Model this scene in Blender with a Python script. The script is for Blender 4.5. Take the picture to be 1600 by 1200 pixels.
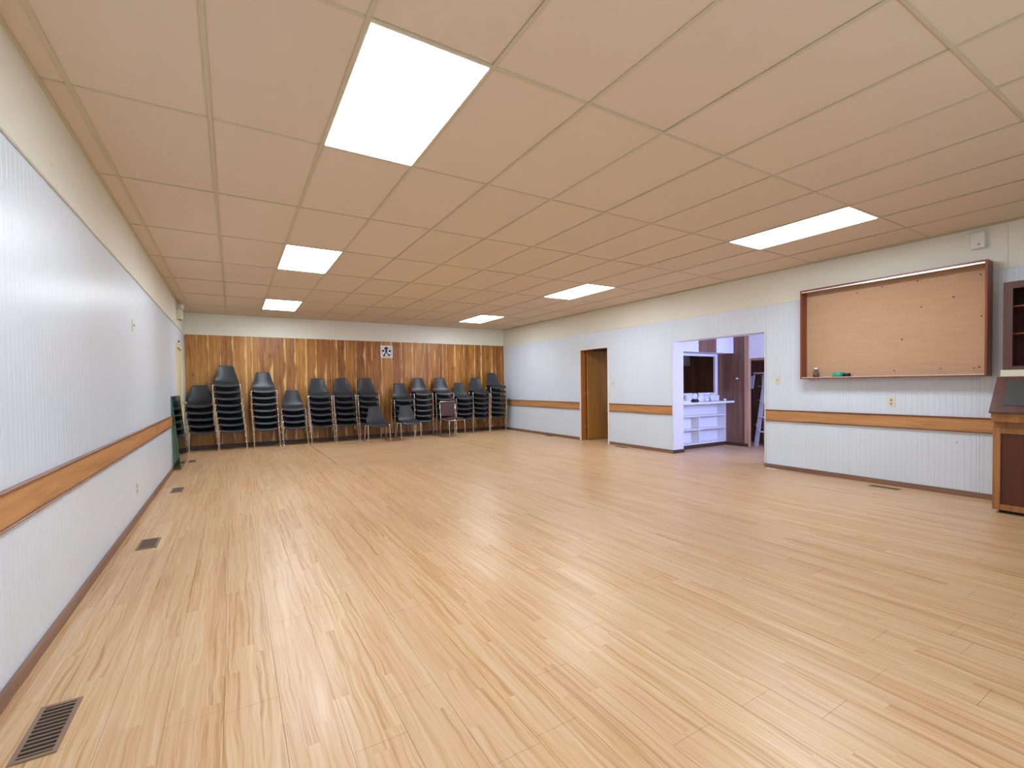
import bpy, bmesh, math, random
from mathutils import Vector, Matrix

random.seed(7)
for o in list(bpy.data.objects):
    bpy.data.objects.remove(o, do_unlink=True)
SC = bpy.context.scene
COL = SC.collection

# ------------------------------------------------------------------ camera
CAM_H = 1.2566
F_PX, CX, CY, YAW, PIT, ROL = 729.7391, 807.2313, 617.4645, 0.5465, -0.0216, -0.0129
fw = Vector((math.sin(YAW) * math.cos(PIT), math.cos(YAW) * math.cos(PIT), math.sin(PIT)))
rt = Vector((math.cos(YAW), -math.sin(YAW), 0))
up = rt.cross(fw)
rt2 = rt * math.cos(ROL) + up * math.sin(ROL)
up2 = -rt * math.sin(ROL) + up * math.cos(ROL)
cd = bpy.data.cameras.new('camera')
cam = bpy.data.objects.new('camera', cd)
COL.objects.link(cam)
cd.sensor_width = 36
cd.sensor_fit = 'HORIZONTAL'
cd.lens = F_PX / 1600 * 36
cd.shift_x = -(CX - 800) / 1600
cd.shift_y = (CY - 600) / 1600
cd.clip_start = 0.05
cam.matrix_world = Matrix(((rt2.x, up2.x, -fw.x, 0), (rt2.y, up2.y, -fw.y, 0),
                           (rt2.z, up2.z, -fw.z, CAM_H), (0, 0, 0, 1)))
SC.camera = cam

# ------------------------------------------------------------------ light and exposure
LAMP = 14.5           # emission of the ceiling light diffusers
SC.view_settings.view_transform = 'Standard'
SC.view_settings.look = 'None'
SC.view_settings.exposure = 0.52
SC.view_settings.gamma = 1
SC.view_settings.use_curve_mapping = False
w = bpy.data.worlds.new('daylight_sky')
SC.world = w
w.use_nodes = True
w.node_tree.nodes['Background'].inputs[0].default_value = (0.50, 0.62, 1.0, 1)
w.node_tree.nodes['Background'].inputs[1].default_value = 1.5


def area(name, loc, direction, sx, sy, power, color):
    ld = bpy.data.lights.new(name, 'AREA')
    ld.shape = 'RECTANGLE'
    ld.size, ld.size_y, ld.energy, ld.color = sx, sy, power, color
    o = bpy.data.objects.new(name, ld)
    COL.objects.link(o)
    o.location = loc
    o.rotation_euler = Vector(direction).to_track_quat('-Z', 'Y').to_euler()
    return o


# daylight that falls through the windows behind the camera and of the side kitchen
area('window_daylight', (1.6, -2.25, 1.45), (-0.02, 1, 0.30), 1.5, 1.1, 60, (0.62, 0.80, 1.0))
area('window_daylight', (4.6, -2.25, 1.45), (-0.4, 1, 0.25), 1.5, 1.1, 16, (0.62, 0.80, 1.0))
area('kitchen_window_daylight', (7.75, 2.45, 1.45), (0, 1, -0.1), 1.0, 1.0, 160, (0.46, 0.47, 1.0))

# ------------------------------------------------------------------ room numbers
XL, XR, YB, YF = -0.8174, 6.7049, 11.7104, -2.0
HC = 2.8367
GX, GY, G = -0.6865, 2.0597, 0.61
ZT = 2.375            # joint between panelling and upper wall
RB, RT = 0.69, 0.852  # chair rail


# ------------------------------------------------------------------ material helpers
def mat(name, color=(0.5, 0.5, 0.5), rough=0.5, metal=0.0, **kw):
    m = bpy.data.materials.new(name)
    m.use_nodes = True
    b = m.node_tree.nodes['Principled BSDF']
    b.inputs['Base Color'].default_value = (*color, 1)
    b.inputs['Roughness'].default_value = rough
    b.inputs['Metallic'].default_value = metal
    for k, v in kw.items():
        b.inputs[k.replace('_', ' ')].default_value = v
    return m


class NT:
    def __init__(s, m):
        s.m = m
        s.t = m.node_tree
        s.b = s.t.nodes['Principled BSDF']

    def n(s, typ, ins=None, **props):
        nd = s.t.nodes.new(typ)
        for k, v in props.items():
            setattr(nd, k, v)
        for k, v in (ins or {}).items():
            s.put(nd.inputs[k], v)
        return nd

    def put(s, sock, v):
        if isinstance(v, bpy.types.NodeSocket):
            s.t.links.new(v, sock)
        else:
            sock.default_value = v

    def math(s, op, a, b=0.0, c=0.0):
        nd = s.t.nodes.new('ShaderNodeMath')
        nd.operation = op
        s.put(nd.inputs[0], a)
        s.put(nd.inputs[1], b)
        s.put(nd.inputs[2], c)
        return nd.outputs[0]

    def pos(s, scale=(1, 1, 1), src='world', offset=None):
        if src == 'world':
            v = s.n('ShaderNodeNewGeometry').outputs['Position']
        else:
            v = s.n('ShaderNodeTexCoord').outputs[src]
        mp = s.n('ShaderNodeMapping', {'Vector': v, 'Scale': scale})
        if offset is not None:
            s.put(mp.inputs['Location'], offset)
        return mp.outputs[0]

    def noise(s, vec, scale=1.0, detail=3.0, rough=0.55, dist=0.0):
        return s.n('ShaderNodeTexNoise', {'Vector': vec, 'Scale': scale, 'Detail': detail,
                                          'Roughness': rough, 'Distortion': dist}).outputs[0]

    def ramp(s, fac, stops):
        nd = s.n('ShaderNodeValToRGB', {'Fac': fac})
        e = nd.color_ramp.elements
        while len(e) < len(stops):
            e.new(0.5)
        for i, (p, c) in enumerate(stops):
            e[i].position = p
            e[i].color = (*c, 1) if len(c) == 3 else c
        return nd.outputs[0]

    def mix(s, fac, a, b, blend='MIX'):
        nd = s.t.nodes.new('ShaderNodeMix')
        nd.data_type = 'RGBA'
        nd.blend_type = blend
        s.put(nd.inputs[0], fac)
        s.put(nd.inputs[6], (*a, 1) if isinstance(a, tuple) and len(a) == 3 else a)
        s.put(nd.inputs[7], (*b, 1) if isinstance(b, tuple) and len(b) == 3 else b)
        return nd.outputs[2]

    def out(s, col=None, rough=None, bump=None, strength=0.2, dist=0.01):
        if col is not None:
            s.put(s.b.inputs['Base Color'], col)
        if rough is not None:
            s.put(s.b.inputs['Roughness'], rough)
        if bump is not None:
            bn = s.n('ShaderNodeBump', {'Height': bump, 'Strength': strength, 'Distance': dist})
            s.t.links.new(bn.outputs[0], s.b.inputs['Normal'])
        return s.m


def laminate(name, swap=False, tint=(1, 1, 1)):
    """light strip laminate: narrow printed strips with their own tone and streaky grain"""
    t = NT(mat(name, rough=0.3))
    g = t.n('ShaderNodeSeparateXYZ', {0: t.n('ShaderNodeNewGeometry').outputs['Position']})
    ax, ay = (g.outputs[1], g.outputs[0]) if swap else (g.outputs[0], g.outputs[1])
    sx = t.math('FLOOR', t.math('DIVIDE', ax, 0.0635))
    rnd = t.n('ShaderNodeTexWhiteNoise', {'W': sx}, noise_dimensions='1D').outputs[0]
    yy = t.math('ADD', t.math('DIVIDE', ay, 0.95), t.math('MULTIPLY', rnd, 9.0))
    sy = t.math('FLOOR', yy)
    cell = t.n('ShaderNodeCombineXYZ', {0: sx, 1: sy})
    wn = t.n('ShaderNodeTexWhiteNoise', {'Vector': cell.outputs[0]}, noise_dimensions='3D')
    tone = wn.outputs[0]
    off = t.math('MULTIPLY', tone, 37.0)
    wig = t.math('MULTIPLY', t.math('SUBTRACT', t.noise(t.n('ShaderNodeCombineXYZ', {0: t.math('MULTIPLY', ax, 7.0), 1: t.math('MULTIPLY', ay, 2.2), 2: off}).outputs[0], 1.0, 2.0), 0.5), 0.06)
    v = t.n('ShaderNodeCombineXYZ', {0: t.math('MULTIPLY', t.math('ADD', ax, wig), 62.0), 1: t.math('MULTIPLY', ay, 0.9), 2: off})
    n1 = t.noise(v.outputs[0], 1.0, 3.0, 0.6, 0.25)
    v2 = t.n('ShaderNodeCombineXYZ', {0: t.math('MULTIPLY', t.math('ADD', ax, wig), 260.0), 1: t.math('MULTIPLY', ay, 4.0), 2: off})
    n2 = t.noise(v2.outputs[0], 1.0, 2.0, 0.6, 0.2)
    k = t.math('ADD', t.math('MULTIPLY', n1, 0.66), t.math('MULTIPLY', n2, 0.30))
    k = t.math('ADD', k, t.math('MULTIPLY', t.math('SUBTRACT', tone, 0.5), 0.10))
    c = t.ramp(k, [(0.26, (0.34, 0.165, 0.07)), (0.38, (0.51, 0.285, 0.13)), (0.45, (0.64, 0.40, 0.20)),
                   (0.54, (0.675, 0.475, 0.285)), (0.70, (0.76, 0.60, 0.42))])
    hue = t.n('ShaderNodeCombineXYZ', {0: t.math('MULTIPLY_ADD', wn.outputs[1], 0.0, 1.0), 1: 1.0, 2: 1.0})
    c = t.mix(t.math('MULTIPLY', t.n('ShaderNodeSeparateColor', {0: wn.outputs[1]}).outputs[1], 0.30), c, (0.60, 0.40, 0.28))
    v3 = t.n('ShaderNodeCombineXYZ', {0: t.math('MULTIPLY', t.math('ADD', ax, wig), 30.0), 1: t.math('MULTIPLY', ay, 0.7), 2: t.math('ADD', off, 9.0)})
    n3 = t.n('ShaderNodeMapRange', {'Value': t.noise(v3.outputs[0], 1.0, 2.0, 0.5, 0.3), 'From Min': 0.52, 'From Max': 0.72, 'To Min': 0.0, 'To Max': 0.55}).outputs[0]
    c = t.mix(n3, c, (0.56, 0.32, 0.16))
    big = t.noise(t.pos((0.6, 0.35, 1)), 1.0, 2.0)
    c = t.mix(t.math('MULTIPLY', big, 0.16), c, (0.58, 0.36, 0.17))
    c = t.mix(1.0, c, tint, 'MULTIPLY')
    rg = t.math('ADD', 0.24, t.math('MULTIPLY', t.noise(t.pos((1.5, 1.5, 1)), 1.3, 4.0), 0.22))
    return t.out(c, rg, t.math('ADD', n2, t.noise(t.pos((3, 3, 3)), 3.0, 2.0)), 0.06, 0.002)


def woodgrain(name, dark, mid, light, along='Z', scale=1.0, rough=0.4, per_object=0.5, knots=False):
    t = NT(mat(name, rough=rough))
    s = {'X': (1.0, 16, 16), 'Y': (16, 1.0, 16), 'Z': (16, 16, 1.0)}[along]
    oi = t.n('ShaderNodeObjectInfo').outputs['Random']
    off = t.n('ShaderNodeCombineXYZ', {0: t.math('MULTIPLY', oi, 40), 1: t.math('MULTIPLY', oi, 17), 2: t.math('MULTIPLY', oi, 71)}).outputs[0]
    p = t.pos(tuple(a * scale for a in s), offset=off)
    a = t.noise(p, 1.0, 4.0, 0.6, 0.6)
    p2 = t.pos(tuple((a_ * scale * 6 if a_ > 1 else a_ * scale * 3) for a_ in s), offset=off)
    b = t.noise(p2, 1.0, 2.0, 0.5)
    k = t.math('ADD', t.math('MULTIPLY', a, 0.75), t.math('MULTIPLY', b, 0.25))
    k = t.math('ADD', k, t.math('MULTIPLY', t.math('SUBTRACT', oi, 0.5), 0.22 * per_object))
    c = t.ramp(k, [(0.30, dark), (0.50, mid), (0.70, light)])
    return t.out(c, rough, b, 0.08, 0.002)


def walnut_board():
    """veneer board with wavy pale sapwood edges and small knots"""
    t = NT(mat('walnut_veneer', rough=0.33))
    oi = t.n('ShaderNodeObjectInfo').outputs['Random']
    g = t.n('ShaderNodeSeparateXYZ', {0: t.n('ShaderNodeTexCoord').outputs['Generated']})
    ps = t.n('ShaderNodeSeparateXYZ', {0: t.n('ShaderNodeNewGeometry').outputs['Position']})
    off = t.math('MULTIPLY', oi, 60.0)
    v = t.n('ShaderNodeCombineXYZ', {0: t.math('MULTIPLY', ps.outputs[0], 22.0), 1: off, 2: t.math('MULTIPLY', ps.outputs[2], 1.3)})
    n1 = t.noise(v.outputs[0], 1.0, 4.0, 0.6, 0.8)
    v2 = t.n('ShaderNodeCombineXYZ', {0: t.math('MULTIPLY', ps.outputs[0], 110.0), 1: off, 2: t.math('MULTIPLY', ps.outputs[2], 4.0)})
    n2 = t.noise(v2.outputs[0], 1.0, 2.0)
    k = t.math('ADD', t.math('MULTIPLY', n1, 0.8), t.math('MULTIPLY', n2, 0.2))
    k = t.math('ADD', k, t.math('MULTIPLY', t.math('SUBTRACT', oi, 0.5), 0.20))
    c = t.ramp(k, [(0.28, (0.19, 0.06, 0.010)), (0.45, (0.33, 0.125, 0.020)), (0.58, (0.46, 0.195, 0.034)), (0.75, (0.62, 0.31, 0.07))])
    # sapwood edge
    wv = t.n('ShaderNodeCombineXYZ', {0: 0.0, 1: off, 2: t.math('MULTIPLY', ps.outputs[2], 1.7)})
    wob = t.math('MULTIPLY', t.math('SUBTRACT', t.noise(wv.outputs[0], 1.0, 2.0), 0.5), 1.0)
    e = t.math('ADD', g.outputs[0], wob)
    sap = t.n('ShaderNodeMapRange', {'Value': e, 'From Min': 0.86, 'From Max': 1.0, 'To Min': 0.0, 'To Max': 1.0}).outputs[0]
    c = t.mix(t.math('MULTIPLY', sap, 0.85), c, (0.84, 0.55, 0.20))
    kn = t.n('ShaderNodeTexVoronoi', {'Vector': t.n('ShaderNodeCombineXYZ', {0: t.math('MULTIPLY', ps.outputs[0], 5.0), 1: off, 2: t.math('MULTIPLY', ps.outputs[2], 2.0)}).outputs[0], 'Scale': 1.0}).outputs[0]
    km = t.n('ShaderNodeMapRange', {'Value': kn, 'From Min': 0.03, 'From Max': 0.15, 'To Min': 0.75, 'To Max': 0.0}).outputs[0]
    c = t.mix(km, c, (0.07, 0.02, 0.006))
    return t.out(c, 0.36, n2, 0.08, 0.002)


def painted(name, col, rough=0.45, grime=0.12, grime_col=(0.5, 0.47, 0.38), bump=0.05):
    t = NT(mat(name, rough=rough))
    n = t.noise(t.pos((0.8, 0.8, 1.3)), 1.2, 4.0, 0.65)
    f = t.n('ShaderNodeMapRange', {'Value': n, 'From Min': 0.45, 'From Max': 0.8, 'To Min': 0.0, 'To Max': grime}).outputs[0]
    fine = t.noise(t.pos((25, 25, 3)), 1.0, 3.0)
    c = t.mix(f, col, grime_col)
    # scattered small chips and scuffs
    vo = t.n('ShaderNodeTexVoronoi', {'Vector': t.pos((2.1, 2.1, 2.1)), 'Scale': 1.0}).outputs[0]
    ch = t.n('ShaderNodeMapRange', {'Value': vo, 'From Min': 0.012, 'From Max': 0.03, 'To Min': 0.6, 'To Max': 0.0}).outputs[0]
    c = t.mix(ch, c, (0.35, 0.31, 0.25))
    return t.out(c, rough, fine, bump, 0.002)


def tile_mat():
    t = NT(mat('ceiling_tile_tan', rough=0.9))
    oi = t.n('ShaderNodeObjectInfo').outputs['Random']
    c = t.mix(oi, (0.735, 0.62, 0.49), (0.76, 0.645, 0.515))
    n = t.noise(t.pos((1, 1, 1)), 1.0, 3.0)
    c = t.mix(t.math('MULTIPLY', n, 0.18), c, (0.70, 0.56, 0.41))
    f = t.noise(t.pos((1, 1, 1)), 240.0, 2.0)
    return t.out(c, 0.92, f, 0.15, 0.002)


def cork():
    t = NT(mat('cork', rough=0.9))
    n = t.noise(t.pos((1, 1.0, 1.0)), 320.0, 3.0, 0.7)
    h = t.noise(t.pos((1, 4, 30)), 1.0, 3.0)
    k = t.math('ADD', t.math('MULTIPLY', n, 0.85), t.math('MULTIPLY', h, 0.15))
    c = t.ramp(k, [(0.3, (0.38, 0.22, 0.13)), (0.5, (0.55, 0.345, 0.215)), (0.7, (0.64, 0.43, 0.29))])
    return t.out(c, 0.9, n, 0.2, 0.002)


def emit(name, col, strength):
    m = mat(name, col, 0.5)
    b = m.node_tree.nodes['Principled BSDF']
    b.inputs['Emission Color'].default_value = (*col, 1)
    b.inputs['Emission Strength'].default_value = strength
    return m


def pane_mat(name, tint=(0.9, 0.95, 0.95), gloss=0.12, rough=0.02):
    m = bpy.data.materials.new(name)
    m.use_nodes = True
    nt = m.node_tree
    nt.nodes.clear()
    o = nt.nodes.new('ShaderNodeOutputMaterial')
    mx = nt.nodes.new('ShaderNodeMixShader')
    a = nt.nodes.new('ShaderNodeBsdfTransparent')
    b = nt.nodes.new('ShaderNodeBsdfGlossy')
    fr = nt.nodes.new('ShaderNodeFresnel')
    ad = nt.nodes.new('ShaderNodeMath')
    ad.operation = 'ADD'
    ad.inputs[1].default_value = gloss
    fr.inputs[0].default_value = 1.35
    a.inputs[0].default_value = (*tint, 1)
    b.inputs[0].default_value = (0.9, 0.95, 0.95, 1)
    b.inputs[1].default_value = rough
    nt.links.new(fr.outputs[0], ad.inputs[0])
    nt.links.new(ad.outputs[0], mx.inputs[0])
    nt.links.new(a.outputs[0], mx.inputs[1])
    nt.links.new(b.outputs[0], mx.inputs[2])
    nt.links.new(mx.outputs[0], o.inputs[0])
    return m


M = {}
M['floor'] = laminate('strip_laminate')
M['patch'] = laminate('strip_laminate_worn', swap=True, tint=(1.07, 1.07, 1.09))
M['subfloor'] = mat('subfloor', (0.16, 0.10, 0.06), 0.9)
M['tile'] = tile_mat()
M['tile_back'] = mat('plenum_board', (0.12, 0.10, 0.07), 0.95)
M['tee'] = painted('ceiling_tee_paint', (0.62, 0.54, 0.39), 0.5, 0.1)
M['panel'] = painted('panel_paint_white', (0.70, 0.795, 0.93), 0.33, 0.10)
M['upper'] = painted('upper_wall_paint', (0.81, 0.81, 0.73), 0.5, 0.15)
M['wallcore'] = mat('wall_core', (0.6, 0.58, 0.52), 0.8)
M['oak'] = woodgrain('oak_rail', (0.33, 0.14, 0.05), (0.52, 0.255, 0.10), (0.62, 0.34, 0.15), 'Y', 1.0, 0.4, 0.2)
M['oak_trim'] = woodgrain('oak_trim_dark', (0.14, 0.05, 0.025), (0.22, 0.085, 0.045), (0.30, 0.13, 0.07), 'Y', 1.0, 0.35, 0.2)
M['base'] = woodgrain('baseboard_brown', (0.16, 0.085, 0.055), (0.23, 0.125, 0.085), (0.29, 0.17, 0.12), 'Y', 1.0, 0.4, 0.2)
M['base_x'] = woodgrain('baseboard_dark', (0.045, 0.022, 0.014), (0.075, 0.036, 0.022), (0.11, 0.055, 0.035), 'X', 1.0, 0.5, 0.2)
M['walnut'] = walnut_board()
M['white'] = painted('white_gloss_paint', (0.80, 0.80, 0.82), 0.35, 0.05)
M['cream'] = painted('cream_paint', (0.74, 0.68, 0.42), 0.4, 0.05)
M['kpanel'] = woodgrain('brown_panelling', (0.11, 0.05, 0.03), (0.19, 0.09, 0.055), (0.28, 0.14, 0.09), 'Z', 0.8, 0.4, 0.3)
M['kpost'] = woodgrain('light_post', (0.38, 0.20, 0.11), (0.52, 0.31, 0.18), (0.62, 0.40, 0.25), 'Z', 1.0, 0.4, 0.3)
M['door'] = woodgrain('door_veneer', (0.34, 0.14, 0.022), (0.46, 0.205, 0.035), (0.54, 0.26, 0.05), 'Z', 0.6, 0.35, 0.2)
M['jamb'] = woodgrain('door_jamb_red', (0.36, 0.11, 0.022), (0.46, 0.155, 0.034), (0.52, 0.19, 0.045), 'Z', 0.6, 0.35, 0.2)
M['mahog'] = woodgrain('mahogany_frame', (0.15, 0.035, 0.015), (0.25, 0.062, 0.028), (0.33, 0.095, 0.045), 'Z', 0.8, 0.3, 0.3)
M['mahog_y'] = woodgrain('mahogany_frame_long', (0.15, 0.035, 0.015), (0.25, 0.062, 0.028), (0.33, 0.095, 0.045), 'Y', 0.8, 0.3, 0.3)
M['hutch'] = woodgrain('purple_brown_wood', (0.07, 0.027, 0.024), (0.105, 0.040, 0.034), (0.14, 0.058, 0.048), 'Z', 0.8, 0.3, 0.3)
M['caboak'] = woodgrain('cabinet_orange_wood', (0.24, 0.09, 0.028), (0.34, 0.145, 0.045), (0.42, 0.20, 0.07), 'Z', 0.8, 0.35, 0.3)
M['cabred'] = woodgrain('cabinet_red_panel', (0.065, 0.014, 0.005), (0.09, 0.020, 0.007), (0.115, 0.03, 0.01), 'Z', 0.8, 0.45, 0.3)
M['dark_in'] = mat('dark_interior', (0.035, 0.015, 0.010), 0.6)
M['cork'] = cork()
M['alu'] = mat('aluminium_track', (0.86, 0.85, 0.86), 0.3, 0.7)
M['ladder'] = mat('aluminium', (0.78, 0.80, 0.86), 0.4, 0.35)
t = NT(mat('black_plastic', rough=0.38))
n = t.noise(t.pos((1, 1, 1)), 260.0, 2.0)
M['plastic'] = t.out(t.mix(t.noise(t.pos((2, 2, 2)), 2.0, 3.0), (0.026, 0.031, 0.040), (0.042, 0.049, 0.060)), 0.4, n, 0.12, 0.001)
t = NT(mat('chrome', (0.72, 0.70, 0.68), 0.16, 1.0))
rn = t.noise(t.pos((8, 8, 30)), 2.0, 4.0)
M['chrome'] = t.out(t.mix(t.n('ShaderNodeMapRange', {'Value': rn, 'From Min': 0.5, 'From Max': 0.7, 'To Min': 0.0, 'To Max': 0.7}).outputs[0], (0.78, 0.77, 0.77), (0.38, 0.22, 0.12)), 0.2)
M['vinyl'] = mat('brown_vinyl', (0.085, 0.038, 0.038), 0.4)
M['lamp'] = emit('lit_diffuser', (0.90, 0.96, 1.0), LAMP)
M['lampwhite'] = mat('fixture_white', (0.78, 0.76, 0.76), 0.4)
M['vent'] = mat('brown_register_metal', (0.27, 0.18, 0.125), 0.45, 0.2)
M['ventdark'] = mat('register_dark', (0.025, 0.014, 0.009), 0.8)
M['ivory'] = mat('ivory_plastic', (0.72, 0.72, 0.60), 0.4)
M['ivory2'] = mat('ivory_plastic_dim', (0.48, 0.46, 0.34), 0.4)
M['whitepl'] = mat('white_plastic', (0.78, 0.78, 0.76), 0.4)
M['greypl'] = mat('grey_plastic', (0.30, 0.30, 0.30), 0.4)
M['black'] = mat('black_matt', (0.012, 0.012, 0.014), 0.6)
M['slate'] = NT(mat('slate_board', rough=0.55))
M['slate'] = M['slate'].out(M['slate'].mix(M['slate'].noise(M['slate'].pos((3, 3, 3)), 2.0, 4.0), (0.030, 0.032, 0.034), (0.060, 0.060, 0.062)), 0.5)
M['green'] = mat('green_tape', (0.02, 0.36, 0.25), 0.45)
M['card'] = mat('cardboard_core', (0.42, 0.28, 0.16), 0.8)
M['glass'] = mat('clear_glass', (0.95, 0.98, 0.97), 0.03, 0.0, Transmission_Weight=1.0, IOR=1.45)
M['pane'] = pane_mat('window_glass')
M['greenpane'] = pane_mat('green_tinted_glass', (0.50, 0.64, 0.57), 0.02, 0.05)
M['glassedge'] = mat('glass_edge_green', (0.05, 0.16, 0.11), 0.2)
M['brass'] = mat('worn_brass', (0.55, 0.42, 0.25), 0.35, 0.8)
M['paper'] = mat('white_paper', (0.82, 0.82, 0.80), 0.8)
M['clock'] = mat('clock_face', (0.93, 0.93, 0.97), 0.5)
M['clockrim'] = mat('clock_rim', (0.85, 0.82, 0.80), 0.5)
M['ink'] = mat('dark_print', (0.06, 0.02, 0.06), 0.5)


# ------------------------------------------------------------------ mesh helpers
def new():
    return bmesh.new()


def box(bm, x0, x1, y0, y1, z0, z1, bev=0.0):
    r = bmesh.ops.create_cube(bm, size=1.0)
    vs = r['verts']
    bmesh.ops.scale(bm, vec=(abs(x1 - x0), abs(y1 - y0), abs(z1 - z0)), verts=vs)
    bmesh.ops.translate(bm, vec=((x0 + x1) / 2, (y0 + y1) / 2, (z0 + z1) / 2), verts=vs)
    if bev > 0:
        es = list({e for v in vs for e in v.link_edges})
        bmesh.ops.bevel(bm, geom=es, offset=bev, segments=1, affect='EDGES', profile=0.5)
    return vs


def quadplate(bm, pts, thick, direction):
    """extrude a planar polygon (list of 3D points) along direction*thick"""
    d = Vector(direction).normalized() * thick
    a = [bm.verts.new(p) for p in pts]
    b = [bm.verts.new(Vector(p) + d) for p in pts]
    n_ = len(pts)
    bm.faces.new(a)
    bm.faces.new(b[::-1])
    for i in range(n_):
        bm.faces.new((a[i], b[i], b[(i + 1) % n_], a[(i + 1) % n_]))


def tube(bm, path, r, n_=10, caps=True):
    path = [Vector(p) for p in path]
    rings = []
    prev = None
    for i, p in enumerate(path):
        if i == 0:
            d = path[1] - p
        elif i == len(path) - 1:
            d = p - path[-2]
        else:
            d = (path[i + 1] - p).normalized() + (p - path[i - 1]).normalized()
        d.normalize()
        if prev is None:
            a = Vector((0, 0, 1)) if abs(d.z) < 0.9 else Vector((1, 0, 0))
            u = d.cross(a).normalized()
        else:
            u = (prev - d * prev.dot(d)).normalized()
        prev = u
        v = d.cross(u)
        rr = r[i] if isinstance(r, (list, tuple)) else r
        rings.append([bm.verts.new(p + (u * math.cos(2 * math.pi * k / n_) + v * math.sin(2 * math.pi * k / n_)) * rr) for k in range(n_)])
    for a, b in zip(rings, rings[1:]):
        for k in range(n_):
            f = bm.faces.new((a[k], a[(k + 1) % n_], b[(k + 1) % n_], b[k]))
            f.smooth = True
    if caps:
        bm.faces.new(rings[0][::-1])
        bm.faces.new(rings[-1])


def lathe(bm, prof, c=(0, 0, 0), n_=20, axis='Z'):
    rings = []
    for r, h in prof:
        ring = []
        for k in range(n_):
            a = 2 * math.pi * k / n_
            x, y = r * math.cos(a), r * math.sin(a)
            q = {'Z': (x, y, h), 'X': (h, x, y), 'Y': (x, h, y)}[axis]
            ring.append(bm.verts.new(Vector(q) + Vector(c)))
        rings.append(ring)
    for a, b in zip(rings, rings[1:]):
        for k in range(n_):
            f = bm.faces.new((a[k], a[(k + 1) % n_], b[(k + 1) % n_], b[k]))
            f.smooth = True
    if prof[0][0] > 1e-5:
        bm.faces.new(rings[0][::-1])
    if prof[-1][0] > 1e-5:
        bm.faces.new(rings[-1])


def obj(name, bm, m, parent=None, loc=None, origin=None):
    """link bm as one mesh object; origin moves the object's own origin there (world coords kept)"""
    bmesh.ops.remove_doubles(bm, verts=bm.verts, dist=1e-6)
    bmesh.ops.recalc_face_normals(bm, faces=bm.faces)
    if origin is not None:
        bmesh.ops.translate(bm, vec=-Vector(origin), verts=bm.verts)
    me = bpy.data.meshes.new(name)
    bm.to_mesh(me)
    bm.free()
    for mm in (m if isinstance(m, list) else [m]):
        me.materials.append(mm)
    o = bpy.data.objects.new(name, me)
    COL.objects.link(o)
    if origin is not None:
        o.location = origin
    if loc is not None:
        o.location = loc
    if parent is not None:
        o.parent = parent
        if origin is not None:
            o.location = Vector(origin) - Vector(parent.location)
    return o


def tag(o, label=None, cat=None, group=None, kind=None):
    if label:
        o['label'] = label
    if cat:
        o['category'] = cat
    if group:
        o['group'] = group
    if kind:
        o['kind'] = kind
    return o


def thing(name, label, cat, loc=(0, 0, 0), rz=0.0, group=None):
    o = bpy.data.objects.new(name, None)
    COL.objects.link(o)
    o.location = loc
    o.rotation_euler = (0, 0, rz)
    o.empty_display_size = 0.1
    return tag(o, label, cat, group)


def struct(name, bm, m, label=None, cat=None):
    o = obj(name, bm, m)
    return tag(o, label, cat, kind='structure')


def B(x0, x1, y0, y1, z0, z1, bev=0.0):
    bm = new()
    box(bm, x0, x1, y0, y1, z0, z1, bev)
    return bm


def copy_tree(o, parent=None):
    c = o.copy()
    COL.objects.link(c)
    if parent is not None:
        c.parent = parent
    for ch in list(o.children):
        copy_tree(ch, c)
    return c


# ================================================================== FLOOR
PW, PL, GAP = 0.1905, 1.22, 0.0006
PATCH = (1.44, 4.37, 8.06, 11.45)
bm = new()
box(bm, XL - 0.1, XR + 0.1, YF - 0.1, YB + 0.1, -0.12, -0.0085)
box(bm, XR + 0.1, 9.6, 2.3, 9.4, -0.12, -0.0085)
floor = struct('floor', bm, M['subfloor'], 'pale orange strip laminate floor of the hall', 'floor')


def plank_bm(x0, x1, y0, y1, bm=None):
    bm = bm or new()
    g = GAP
    box(bm, x0 + g, x1 - g, y0 + g, y1 - g, -0.008, 0.0)
    return bm


def clip_patch(x0, x1, y0, y1):
    """pieces of the rect outside the patch"""
    px0, px1, py0, py1 = PATCH
    if x1 <= px0 or x0 >= px1 or y1 <= py0 or y0 >= py1:
        return [(x0, x1, y0, y1)]
    res = []
    if x0 < px0:
        res.append((x0, px0, y0, y1))
    if x1 > px1:
        res.append((px1, x1, y0, y1))
    xa, xb = max(x0, px0), min(x1, px1)
    if y0 < py0:
        res.append((xa, xb, y0, py0))
    if y1 > py1:
        res.append((xa, xb, py1, y1))
    return [q for q in res if q[1] - q[0] > 0.004 and q[3] - q[2] > 0.004]


rects = []
ncol = int(math.ceil((XR + 0.02 - XL) / PW))
rr = random.Random(3)
for i in range(ncol):
    x0 = XL + i * PW
    x1 = min(x0 + PW, XR)
    y = YF - rr.random() * PL
    while y < YB:
        y0, y1 = max(y, YF), min(y + PL, YB)
        y += PL
        if y1 - y0 > 0.01 and x1 - x0 > 0.01:
            rects += clip_patch(x0, x1, y0, y1)
# nearest planks in view are parts, the far ones and those behind the camera are joined


def in_view(r):
    cx_, cy_ = (r[0] + r[1]) / 2, (r[2] + r[3]) / 2
    p = Vector((cx_, cy_, 0)) - Vector((0, 0, CAM_H))
    d = p.dot(fw)
    if d < 0.6:
        return None
    u = p.dot(rt2) / d * F_PX + CX
    v = CY - p.dot(up2) / d * F_PX
    return d if (-420 < u < 1800 and v < 1500) else None


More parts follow.
